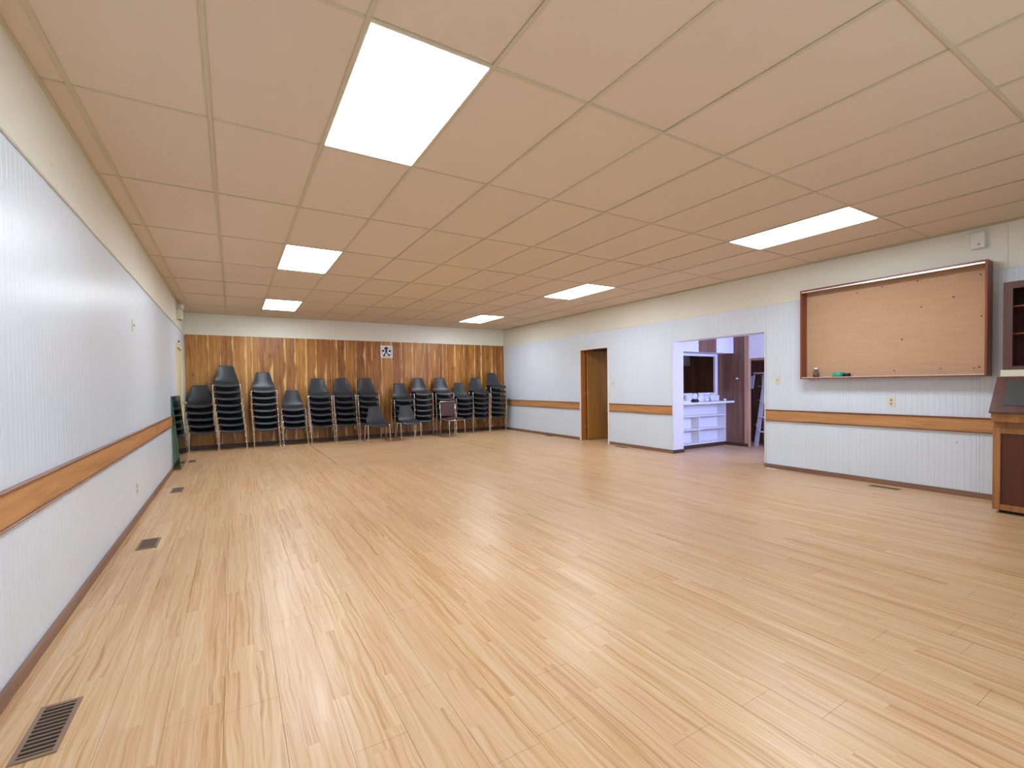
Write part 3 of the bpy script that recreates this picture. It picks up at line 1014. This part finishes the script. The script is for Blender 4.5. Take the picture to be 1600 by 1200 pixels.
for k in range(4):
    z_ = 0.29 + 0.28 * k
    f_ = z_ / 1.42
    hw = 0.245 - 0.085 * f_ - 0.02
    obj('step', B(-0.20 + 0.19 * f_, -0.10 + 0.19 * f_, -hw, hw, z_ - 0.018, z_ + 0.006, 0.002), M['ladder'], ld)
    obj('crossbar', B(0.21 - 0.13 * f_, 0.23 - 0.13 * f_, -0.30 + 0.03 * f_, 0.40 - 0.03 * f_, z_ + 0.03, z_ + 0.045), M['ladder'], ld)
obj('top_cap', B(-0.04, 0.14, -0.22, 0.38, 1.42, 1.445, 0.004), M['ladder'], ld)
bm = new()
quadplate(bm, [(-0.02, 0.36, 1.40), (-0.02, 0.445, 1.36), (-0.02, 0.475, 1.14), (-0.02, 0.40, 1.12)], 0.02, (1, 0, 0))
obj('pail_shelf', bm, M['ladder'], ld)
bm = new()
tube(bm, [(-0.12, 0.22, 0.30), (0.0, 0.36, 0.42), (0.18, 0.40, 0.40)], 0.008, 6)
obj('spreader', bm, M['ladder'], ld)

# ================================================================== BULLETIN BOARD
BY0, BY1, BZ0, BZ1, BD = 1.568, 3.395, 1.286, 2.468, 0.165
bb = thing('bulletin_board', 'large cork bulletin board in a deep reddish wooden case', 'bulletin board', (XR, (BY0 + BY1) / 2, BZ0))
o_ = Vector(bb.location)
XF = XR - BD
XBK = XR - 0.0082
TH = 0.02
obj('side_board', B(XF, XBK, BY0, BY0 + TH, BZ0, BZ1, 0.002), M['mahog'], bb, origin=o_)
obj('side_board', B(XF, XBK, BY1 - TH, BY1, BZ0, BZ1, 0.002), M['mahog'], bb, origin=o_)
obj('top_board', B(XF, XBK, BY0 + TH, BY1 - TH, BZ1 - TH, BZ1, 0.002), M['mahog_y'], bb, origin=o_)
obj('bottom_board', B(XF, XBK, BY0 + TH, BY1 - TH, BZ0, BZ0 + 0.016, 0.002), M['mahog_y'], bb, origin=o_)
obj('cork_panel', B(XR - 0.028, XBK, BY0 + TH, BY1 - TH, BZ0 + 0.016, BZ1 - TH), M['cork'], bb, origin=o_)
bm = new()
box(bm, XF - 0.003, XF + 0.016, BY0 + TH, BY1 - TH, BZ1 - TH - 0.016, BZ1 - TH - 0.0005)
obj('upper_track', bm, M['alu'], bb, origin=o_)['label'] = 'bright aluminium glass track'
bm = new()
box(bm, XF - 0.003, XF + 0.016, BY0 + TH, BY1 - TH, BZ0 + 0.0165, BZ0 + 0.024)
obj('lower_track', bm, M['alu'], bb, origin=o_)['label'] = 'bright aluminium glass track'

# jar, tape roll, scrap on the ledge of the case
LZ = BZ0 + 0.0165
XS = XR - 0.075
jr = thing('glass_jar', 'small clear glass jar at the left end of the bulletin board ledge', 'jar', (XS, 3.235, LZ))
bm = new()
lathe(bm, [(0.0, 0.0), (0.030, 0.0), (0.034, 0.006), (0.034, 0.085), (0.026, 0.10), (0.026, 0.118), (0.023, 0.118), (0.023, 0.10), (0.030, 0.084), (0.030, 0.01), (0.0, 0.008)], n_=20)
obj('body', bm, M['glass'], jr)
bm = new()
lathe(bm, [(0.028, 0.110), (0.0285, 0.112), (0.0285, 0.128), (0.026, 0.131), (0.0, 0.131)], n_=20)
obj('lid', bm, M['alu'], jr)
tp = thing('tape_roll', 'green roll of tape lying on the bulletin board ledge', 'tape', (XS - 0.01, 2.965, LZ))
bm = new()
lathe(bm, [(0.032, 0.0), (0.058, 0.0), (0.058, 0.062), (0.032, 0.062), (0.032, 0.0)], n_=24)
obj('tape', bm, M['green'], tp)
bm = new()
lathe(bm, [(0.027, 0.0), (0.0318, 0.0), (0.0318, 0.05), (0.027, 0.05), (0.027, 0.0)], n_=24)
obj('core', bm, M['card'], tp)
tp2 = thing('black_tape_roll', 'small black tape roll beside the green one on the ledge', 'tape', (XS + 0.012, 2.875, LZ))
bm = new()
lathe(bm, [(0.02, 0.0), (0.036, 0.0), (0.036, 0.05), (0.02, 0.05), (0.02, 0.0)], n_=20)
obj('tape', bm, M['black'], tp2)
bm = new()
lathe(bm, [(0.016, 0.0), (0.0198, 0.0), (0.0198, 0.05), (0.016, 0.05), (0.016, 0.0)], n_=20)
obj('core', bm, M['card'], tp2)
pc = thing('folded_card', 'small cream folded card between the jar and green tape', 'card', (XS, 3.095, LZ))
bm = new()
quadplate(bm, [(-0.03, -0.035, 0.0), (0.03, -0.035, 0.0), (0.03, 0.035, 0.0), (-0.03, 0.035, 0.0)], 0.003, (0, 0, 1))
quadplate(bm, [(-0.03, -0.033, 0.004), (0.03, -0.033, 0.004), (0.03, 0.03, 0.013), (-0.03, 0.03, 0.013)], 0.002, (0, 0, 1))
obj('card', bm, M['ivory'], pc)
# push pins
pinwhere = ['white push pin near the upper edge of the cork, centre right', 'dark push pin just right of the upper white pin', 'white push pin at the upper right corner of the cork',
    'dark push pin in the very upper right corner of the cork', 'dark push pin in the upper right quarter of the cork', 'dark push pin right of the one in the upper right quarter',
    'dark push pin near the right edge of the cork at mid height', 'dark push pin in the middle of the cork', 'dark push pin near the lower edge, below the middle one',
    'dark push pin near the lower edge, right of the middle', 'dark push pin at the lower right, left of the corner one', 'dark push pin near the upper edge, left of the middle',
    'dark push pin near the upper edge, just left of the white one', 'dark push pin at the lower left above the glass jar', 'dark push pin in the lower right corner of the cork']
pins = [(2.317, 2.415, 'white'), (2.18, 2.38, 'dark'), (1.72, 2.36, 'white'), (1.655, 2.345, 'dark'), (2.144, 2.079, 'dark'), (1.87, 2.148, 'dark'),
        (1.646, 1.912, 'dark'), (2.32, 1.733, 'dark'), (2.393, 1.37, 'dark'), (1.973, 1.378, 'dark'), (1.70, 1.375, 'dark'), (2.778, 2.35, 'dark'), (2.517, 2.375, 'dark'), (3.263, 1.391, 'dark'), (1.66, 1.385, 'dark')]
pinproto = {}
words = {'white': 'small white push pin in the cork board', 'dark': 'small dark push pin in the cork board'}
for pi_, (py, pz, c) in enumerate(pins):
    if c not in pinproto:
        p_ = thing('push_pin', words[c], 'push pin', (XR - 0.0285, py, pz), group=c + ' push pins in the cork')
        bm = new()
        lathe(bm, [(0.006, 0.0), (0.006, -0.002), (0.003, -0.004), (0.003, -0.009), (0.0055, -0.011), (0.0055, -0.013), (0.0, -0.014)], n_=8, axis='X')
        obj('head', bm, M['whitepl'] if c == 'white' else M['ink'], p_)
        pinproto[c] = p_
    else:
        p_ = copy_tree(pinproto[c])
        p_.location = (XR - 0.0285, py, pz)
    p_['label'] = pinwhere[pi_]

# ================================================================== CORNER CABINET (display hutch)
cb = thing('display_cabinet', 'tall brown wooden cabinet with sloped dark top and open hutch', 'cabinet', (6.4, 0.82, 0))
o_ = Vector(cb.location)
CY1, CY0 = 1.42, 0.22
def P(name, bm, m, label=None, parent=None):
    if parent is not None:
        bmesh.ops.translate(bm, vec=-o_, verts=bm.verts)
        q = obj(name, bm, m, parent)
    else:
        q = obj(name, bm, m, cb, origin=o_)
    if label:
        q['label'] = label
    return q
XW = XR - 0.027
P('carcass', B(6.122, XW, CY0, CY1, 0.03, 0.858, 0.002), M['caboak'])
P('plinth', B(6.17, XW, CY0 + 0.03, CY1 - 0.03, 0.0, 0.03), M['black'])
for (a, b_) in ((0.825, CY1), (CY0, 0.815)):
    bm = new()
    z0, z1, s_ = 0.033, 0.80, 0.052
    for q in ((a, a + s_, z0, z1), (b_ - s_, b_, z0, z1), (a + s_, b_ - s_, z0, z0 + s_), (a + s_, b_ - s_, z1 - s_, z1)):
        box(bm, 6.10, 6.1215, q[0], q[1], q[2], q[3], 0.002)
    dr = P('cabinet_door', bm, M['caboak'])
    P('door_panel', B(6.112, 6.1212, a + s_, b_ - s_, z0 + s_, z1 - s_), M['cabred'], parent=dr, label='dark red recessed panel')
P('frieze', B(6.04, XW, CY0, CY1, 0.8585, 0.938, 0.002), M['caboak'])
bm = new()
yb0, yb1 = CY0, CY1 + 0.01
quadplate(bm, [(6.02, yb1, 0.939), (6.02, yb1, 0.952), (6.26, yb1, 1.275), (XW, yb1, 1.275), (XW, yb1, 0.939)], yb1 - yb0, (0, -1, 0))
P('sloped_top', bm, M['hutch'], 'purple-brown sloped top frame')
bm = new()
nrm = Vector((-(1.275 - 0.952), 0, 0.24)).normalized()
def sl(t_, y_):
    return Vector((6.02 + 0.24 * t_, y_, 0.952 + 0.323 * t_)) + nrm * 0.0005
quadplate(bm, [sl(0.18, CY1 - 0.07), sl(0.88, CY1 - 0.07), sl(0.88, CY0 + 0.07), sl(0.18, CY0 + 0.07)], 0.004, nrm)
P('slate_panel', bm, M['slate'], 'dark grey slate-like panel in the sloped top')
P('cream_ledge', B(6.262, XW, CY0, CY1 - 0.01, 1.2755, 1.34, 0.004), M['ivory'], 'pale cream strip between top and hutch')
HX, HY1 = 6.285, 1.40
hz0, hz1, s_ = 1.3405, 2.17, 0.065
bm = new()
for q in ((HY1 - s_, HY1, hz0, hz1), (CY0, CY0 + s_, hz0, hz1), (CY0 + s_, HY1 - s_, hz0, hz0 + 0.035), (CY0 + s_, HY1 - s_, hz1 - s_, hz1)):
    box(bm, HX, HX + 0.02, q[0], q[1], q[2], q[3], 0.002)
P('hutch_frame', bm, M['hutch'])
bm = new()
box(bm, HX + 0.0205, XW, HY1 - 0.018, HY1, hz0, hz1)
box(bm, HX + 0.0205, XW, CY0, CY0 + 0.018, hz0, hz1)
box(bm, HX + 0.0205, XW, CY0 + 0.018, HY1 - 0.018, hz1 - 0.018, hz1)
box(bm, HX + 0.0205, XW, CY0 + 0.018, HY1 - 0.018, hz0, hz0 + 0.018)
box(bm, XW - 0.01, XW, CY0 + 0.018, HY1 - 0.018, hz0 + 0.018, hz1 - 0.018)
P('hutch_case', bm, M['cabred'])
for zz in (1.69, 1.95):
    P('hutch_shelf', B(HX + 0.05, XW - 0.0105, CY0 + 0.019, HY1 - 0.019, zz - 0.016, zz, 0.002), M['mahog_y'])

# ================================================================== small fittings
# alarm box high on the right wall
al = thing('alarm_box', 'white alarm box high on the right wall above the bulletin board', 'alarm box', (XR - 0.004, 1.675, 2.70))
obj('housing', B(-0.052, -0.0, -0.058, 0.058, -0.085, 0.085, 0.006), M['whitepl'], al)
obj('cover_slot', B(-0.0545, -0.0525, -0.02, 0.0, -0.05, -0.035), M['greypl'], al)

def plate(y, z, side, kind, label, group=None):
    x = XL if side < 0 else XR
    s = 1 if side < 0 else -1
    t_ = thing('light_switch' if kind == 'switch' else 'wall_outlet', label, 'switch' if kind == 'switch' else 'outlet', (x, y, z))
    obj('plate', B(min(0, s * 0.006), max(0, s * 0.006), -0.036, 0.036, -0.058, 0.058, 0.002), M['ivory'], t_)
    if kind == 'switch':
        obj('toggle', B(min(s * 0.0062, s * 0.018), max(s * 0.0062, s * 0.018), -0.005, 0.005, -0.008, 0.014, 0.001), M['ivory2'], t_)
    else:
        for dz in (-0.022, 0.022):
            bm = new()
            lathe(bm, [(0.016, s * 0.0061), (0.016, s * 0.008), (0.0, s * 0.008)], (0, 0, dz), 14, 'X')
            rc_ = obj('receptacle', bm, M['ivory2'], t_)
            bm = new()
            for dy in (-0.006, 0.006):
                box(bm, min(s * 0.0081, s * 0.0088), max(s * 0.0081, s * 0.0088), dy - 0.0012, dy + 0.0012, dz - 0.002, dz + 0.008)
            obj('slot', bm, M['black'], rc_)
    return t_


plate(7.19, 1.267, 1, 'switch', 'ivory light switch right of the narrow doorway')
plate(3.79, 1.28, 1, 'switch', 'ivory light switch between the wide opening and bulletin board')
plate(2.43, 1.0, 1, 'outlet', 'ivory wall outlet below the bulletin board')
plate(5.80, 0.295, -1, 'outlet', 'ivory wall outlet low on the left wall')
plate(5.84, 1.885, -1, 'switch', 'narrow ivory plate high on the left wall')

def register(x, y, lx, ly, label):
    """floor register, long side along y"""
    v = thing('floor_register', label, 'floor vent', (x, y, 0.0), group='brown floor registers')
    bm = new()
    fr = 0.016
    for q in ((-lx / 2, -lx / 2 + fr, -ly / 2, ly / 2), (lx / 2 - fr, lx / 2, -ly / 2, ly / 2), (-lx / 2 + fr, lx / 2 - fr, -ly / 2, -ly / 2 + fr), (-lx / 2 + fr, lx / 2 - fr, ly / 2 - fr, ly / 2)):
        box(bm, q[0], q[1], q[2], q[3], 0.0, 0.006, 0.0015)
    obj('frame', bm, M['vent'], v)
    obj('duct', B(-lx / 2 + fr, lx / 2 - fr, -ly / 2 + fr, ly / 2 - fr, 0.0002, 0.0012), M['ventdark'], v)
    n_ = 12
    w_ = ly - 2 * fr
    first = None
    for k in range(n_):
        yy = -ly / 2 + fr + w_ * (k + 0.5) / n_
        if first is None:
            first = obj('louvre', B(-lx / 2 + fr, lx / 2 - fr, -0.0035, 0.0035, 0.0016, 0.0045), M['vent'], v)
            o = first
        else:
            o = bpy.data.objects.new('louvre', first.data)
            COL.objects.link(o)
            o.parent = v
        o.location = (0, yy, 0)
    return v


register(-0.612, 2.375, 0.125, 0.34, 'brown floor register nearest the camera by the left wall')
register(-0.612, 4.80, 0.135, 0.29, 'brown floor register by the left wall, second from the camera')
register(-0.615, 7.16, 0.125, 0.31, 'brown floor register by the left wall, third from the camera')
register(-0.625, 9.88, 0.11, 0.28, 'brown floor register beside the leaning glass sheet')
register(6.50, 2.42, 0.10, 0.30, 'brown floor register under the bulletin board')
register(6.56, 6.82, 0.10, 0.28, 'brown floor register between doorway and wide opening')
register(6.60, 9.35, 0.09, 0.26, 'brown floor register near the back right corner')

# white scrap by the opening corner
ps = thing('paper_scrap', 'small white scrap on the floor beside the wide opening corner', 'scrap', (6.63, 3.84, 0.0), 0.2)
bm = new()
quadplate(bm, [(-0.035, -0.07, 0.0005), (0.03, -0.08, 0.0005), (0.035, 0.06, 0.0005), (-0.03, 0.07, 0.0005)], 0.004, (0, 0, 1))
quadplate(bm, [(-0.03, -0.06, 0.005), (0.0, -0.06, 0.005), (0.0, 0.05, 0.012), (-0.03, 0.05, 0.008)], 0.002, (0, 0, 1))
obj('scrap', bm, M['paper'], ps)

# emergency light in the left back corner
em = thing('emergency_light', 'emergency light with lamp head high in the left back corner', 'emergency light', (XL + 0.004, 10.25, 2.50))
obj('battery_box', B(0.0, 0.085, -0.13, 0.13, 0.0, 0.16, 0.006), M['ivory'], em)
for s in (-0.07, 0.07):
    bm = new()
    tube(bm, [(0.045, s, 0.16), (0.045, s, 0.20)], 0.010, 8)
    lathe(bm, [(0.0, -0.02), (0.03, -0.02), (0.045, 0.0), (0.048, 0.045), (0.040, 0.05), (0.0, 0.045)], (0.05, s, 0.235), 16, 'X')
    obj('lamp_head', bm, M['whitepl'], em)
obj('test_panel', B(0.02, 0.065, -0.04, 0.04, -0.012, -0.0005, 0.002), M['greypl'], em)
sn = thing('door_sensor', 'small dark sensor above the cream door', 'sensor', (XL, 10.36, 2.12))
obj('body', B(0.0, 0.022, -0.03, 0.03, -0.012, 0.012, 0.003), M['black'], sn)
obj('bracket', B(0.0, 0.006, -0.04, 0.04, -0.018, 0.018, 0.002), M['greypl'], sn)

# pane of glass leaning on the left wall
gp = thing('tinted_glass_sheet', 'dark green tinted glass sheet leaning on the left wall', 'glass sheet', (-0.715, 9.6, 0))
bm = new()
T_ = 0.008
quadplate(bm, [(-0.0, -0.66, 0.0), (-0.0, 0.62, 0.0), (-0.092, 0.60, 1.15), (-0.092, -0.70, 1.15)], T_, (1, 0, 0.08))
obj('glass', bm, M['greenpane'], gp)
bm = new()
quadplate(bm, [(-0.0, -0.667, 0.0), (-0.0, -0.661, 0.0), (-0.092, -0.701, 1.15), (-0.092, -0.707, 1.15)], T_, (1, 0, 0.08))
obj('near_edge', bm, M['glassedge'], gp)['label'] = 'opaque dark green edge of the glass'

# square wall clock / plaque
ck = thing('wall_clock', 'square white wall clock with dark symbols on the walnut boards', 'clock', (3.316, YB, 2.132))
obj('case', B(-0.155, 0.155, -0.03, 0.0, -0.158, 0.158, 0.02), M['clockrim'], ck)
bm = new()
lathe(bm, [(0.0, -0.0312), (0.138, -0.0312), (0.138, -0.0305), (0.0, -0.0305)], n_=32, axis='Y')
obj('dial', bm, M['clock'], ck)
bm = new()
def mark(cx_, cz_, l_, w_, a_):
    c_, s_ = math.cos(a_), math.sin(a_)
    pts = [(-l_ / 2, -w_ / 2), (l_ / 2, -w_ / 2), (l_ / 2, w_ / 2), (-l_ / 2, w_ / 2)]
    quadplate(bm, [(cx_ + p[0] * c_ - p[1] * s_, -0.0314, cz_ + p[0] * s_ + p[1] * c_) for p in pts], 0.001, (0, -1, 0))
mark(-0.045, -0.055, 0.15, 0.026, 1.05)
mark(0.03, -0.055, 0.13, 0.024, 2.2)
mark(-0.01, 0.055, 0.13, 0.05, 1.57)
mark(-0.03, 0.085, 0.06, 0.03, 0.5)
mark(-0.085, 0.02, 0.06, 0.045, 0.2)
mark(0.075, 0.02, 0.055, 0.05, 0.9)
mark(0.02, 0.085, 0.05, 0.03, -0.6)
mark(-0.065, -0.095, 0.05, 0.04, 0.4)
mark(0.06, -0.08, 0.05, 0.035, -0.5)
obj('symbols', bm, M['ink'], ck)
bm = new()
for k in range(9):
    a_ = -1.0 + k * 0.25
    quadplate(bm, [(0.112 * math.cos(a_), -0.0314, 0.112 * math.sin(a_)), (0.132 * math.cos(a_), -0.0314, 0.132 * math.sin(a_)),
                   (0.132 * math.cos(a_ + 0.16), -0.0314, 0.132 * math.sin(a_ + 0.16)), (0.112 * math.cos(a_ + 0.16), -0.0314, 0.112 * math.sin(a_ + 0.16))], 0.001, (0, -1, 0))
obj('blue_arc', bm, M['greypl'], ck)

# ================================================================== CHAIRS
def shell_bm():
    prof = [(0.236, 0.800, 0.100), (0.236, 0.795, 0.126), (0.230, 0.770, 0.139), (0.215, 0.70, 0.155), (0.193, 0.62, 0.176), (0.170, 0.55, 0.196),
            (0.148, 0.495, 0.209), (0.118, 0.452, 0.215), (0.070, 0.425, 0.217), (0.0, 0.414, 0.217), (-0.08, 0.412, 0.217), (-0.15, 0.414, 0.216),
            (-0.190, 0.411, 0.215), (-0.212, 0.402, 0.213), (-0.224, 0.386, 0.210), (-0.229, 0.364, 0.204)]
    bm = new()
    S = [-1, -0.93, -0.75, -0.45, -0.15, 0.15, 0.45, 0.75, 0.93, 1]
    rows = []
    for i, (y, z, hw) in enumerate(prof):
        back = max(0.0, min(1.0, (z - 0.43) / 0.2))
        seat = 1 - back
        row = []
        for s in S:
            e = abs(s) ** 3
            yy = y - 0.045 * back * e * (0.35 if i < 3 else 1)
            zz = z + 0.028 * seat * e * (1.0 if i < 12 else 0.4) - (0.016 * (1 - s * s) if i >= 11 else 0)
            row.append(bm.verts.new((s * hw, yy, zz)))
        rows.append(row)
    for a, b_ in zip(rows, rows[1:]):
        for k in range(len(S) - 1):
            f = bm.faces.new((a[k], a[k + 1], b_[k + 1], b_[k]))
            f.smooth = True
    bmesh.ops.recalc_face_normals(bm, faces=bm.faces)
    bmesh.ops.solidify(bm, geom=bm.faces[:], thickness=0.006)
    for f in bm.faces:
        f.smooth = True
    return bm


def make_shell_chair():
    c = thing('shell_chair', 'x', 'chair')
    obj('seat_shell', shell_bm(), M['plastic'], c)
    for s in (-1, 1):
        bm = new()
        tube(bm, [(s * 0.17, -0.15, 0.396), (s * 0.222, -0.162, 0.398), (s * 0.238, -0.165, 0.39), (s * 0.241, -0.168, 0.37), (s * 0.245, -0.205, 0.012)], 0.011, 8)
        tube(bm, [(s * 0.245, -0.205, 0.016), (s * 0.245, -0.2055, 0.0)], 0.0135, 8)
        obj('leg', bm, M['chrome'], c)
        bm = new()
        tube(bm, [(s * 0.17, 0.09, 0.385), (s * 0.222, 0.098, 0.385), (s * 0.236, 0.10, 0.375), (s * 0.240, 0.105, 0.35), (s * 0.245, 0.172, 0.012)], 0.011, 8)
        tube(bm, [(s * 0.245, 0.172, 0.016), (s * 0.245, 0.1725, 0.0)], 0.0135, 8)
        obj('leg', bm, M['chrome'], c)
    bm = new()
    tube(bm, [(-0.17, -0.15, 0.396), (0.17, -0.15, 0.396)], 0.009, 6)
    tube(bm, [(-0.17, 0.09, 0.385), (0.17, 0.09, 0.385)], 0.009, 6)
    tube(bm, [(-0.15, -0.15, 0.394), (-0.15, 0.09, 0.386)], 0.008, 6)
    tube(bm, [(0.15, -0.15, 0.394), (0.15, 0.09, 0.386)], 0.008, 6)
    obj('seat_frame', bm, M['chrome'], c)
    return c


ORD = ['', 'first', 'second', 'third', 'fourth', 'fifth', 'sixth', 'seventh', 'eighth', 'ninth', 'tenth', 'eleventh', 'twelfth', 'thirteenth']
# foot-centre x, number of chairs, sideways lean per chair
STK = [(-0.516, 5, -0.014), (-0.008, 8, -0.013), (0.619, 7, -0.008), (1.172, 4, -0.012), (1.737, 6, -0.014), (2.264, 6, -0.014), (2.79, 6, -0.011),
       (3.613, 5, -0.007), (4.112, 6, -0.008), (4.70, 6, -0.009), (5.238, 5, -0.006), (5.733, 6, -0.008), (6.254, 7, -0.008)]
PITCH, YSH = 0.1345, -0.023
used = False
proto = make_shell_chair()
jit = random.Random(2)
for si, (sx_, n_, lean) in enumerate(STK):
    bx = sx_
    yb_ = 11.46 + jit.uniform(-0.012, 0.012)
    rz = jit.uniform(-0.02, 0.02)
    for k in range(n_):
        o = proto if not used else copy_tree(proto)
        used = True
        o.location = (bx + lean * k, yb_ + YSH * k, PITCH * k)
        o.rotation_euler = (0, 0, rz + (jit.uniform(-0.03, 0.03) if k == n_ - 1 else 0))
        stack = ORD[si + 1] + ' stack from the left'
        if k == n_ - 1:
            lab = 'black shell chair topping the ' + stack
        elif k == 0:
            lab = 'bottom black shell chair of the ' + stack + ', standing on the floor'
        else:
            lab = 'black shell chair, ' + ORD[n_ - k] + ' from the top of the ' + stack
        o['label'] = lab
        o['group'] = 'black shell chairs stacked along the walnut wall'

o = copy_tree(proto)
o.location = (2.80, 10.74, 0)
o.rotation_euler = (0, 0, 0.0)
tag(o, 'single black shell chair standing alone before the stacks, left of the other', 'chair')
o['group'] = 'single black shell chairs before the stacks'
o = copy_tree(proto)
o.location = (3.57, 10.86, 0)
o.rotation_euler = (0, 0, 0.03)
tag(o, 'single black shell chair standing between the other one and the brown chair', 'chair')
o['group'] = 'single black shell chairs before the stacks'

# brown vinyl chair
bc = thing('padded_chair', 'brown vinyl padded chair with square back and chrome frame', 'chair', (4.68, 10.78, 0), 0.10)
bm = new()
box(bm, -0.20, 0.20, -0.21, 0.19, 0.425, 0.465, 0.014)
obj('seat', bm, M['vinyl'], bc)
bm = new()
vs = box(bm, -0.195, 0.195, -0.014, 0.014, -0.17, 0.17, 0.010)
bmesh.ops.rotate(bm, cent=(0, 0, 0), matrix=Matrix.Rotation(-0.12, 3, 'X'), verts=bm.verts)
bmesh.ops.translate(bm, vec=(0, 0.243, 0.67), verts=bm.verts)
obj('backrest', bm, M['vinyl'], bc)
for s in (-1, 1):
    bm = new()
    tube(bm, [(s * 0.205, -0.20, 0.412), (s * 0.218, -0.215, 0.40), (s * 0.22, -0.235, 0.0)], 0.010, 8)
    obj('leg', bm, M['chrome'], bc)
    bm = new()
    tube(bm, [(s * 0.215, 0.27, 0.845), (s * 0.217, 0.225, 0.52), (s * 0.219, 0.205, 0.42), (s * 0.222, 0.25, 0.0)], 0.010, 8)
    obj('leg', bm, M['chrome'], bc)
bm = new()
tube(bm, [(-0.205, -0.20, 0.412), (0.205, -0.20, 0.412)], 0.010, 8)
tube(bm, [(-0.205, 0.20, 0.412), (0.205, 0.20, 0.412)], 0.010, 8)
tube(bm, [(-0.205, -0.20, 0.412), (-0.205, 0.20, 0.412)], 0.010, 8)
tube(bm, [(0.205, -0.20, 0.412), (0.205, 0.20, 0.412)], 0.010, 8)
tube(bm, [(-0.215, 0.27, 0.845), (-0.19, 0.274, 0.862), (0.19, 0.274, 0.862), (0.215, 0.27, 0.845)], 0.010, 8)
obj('frame', bm, M['chrome'], bc)
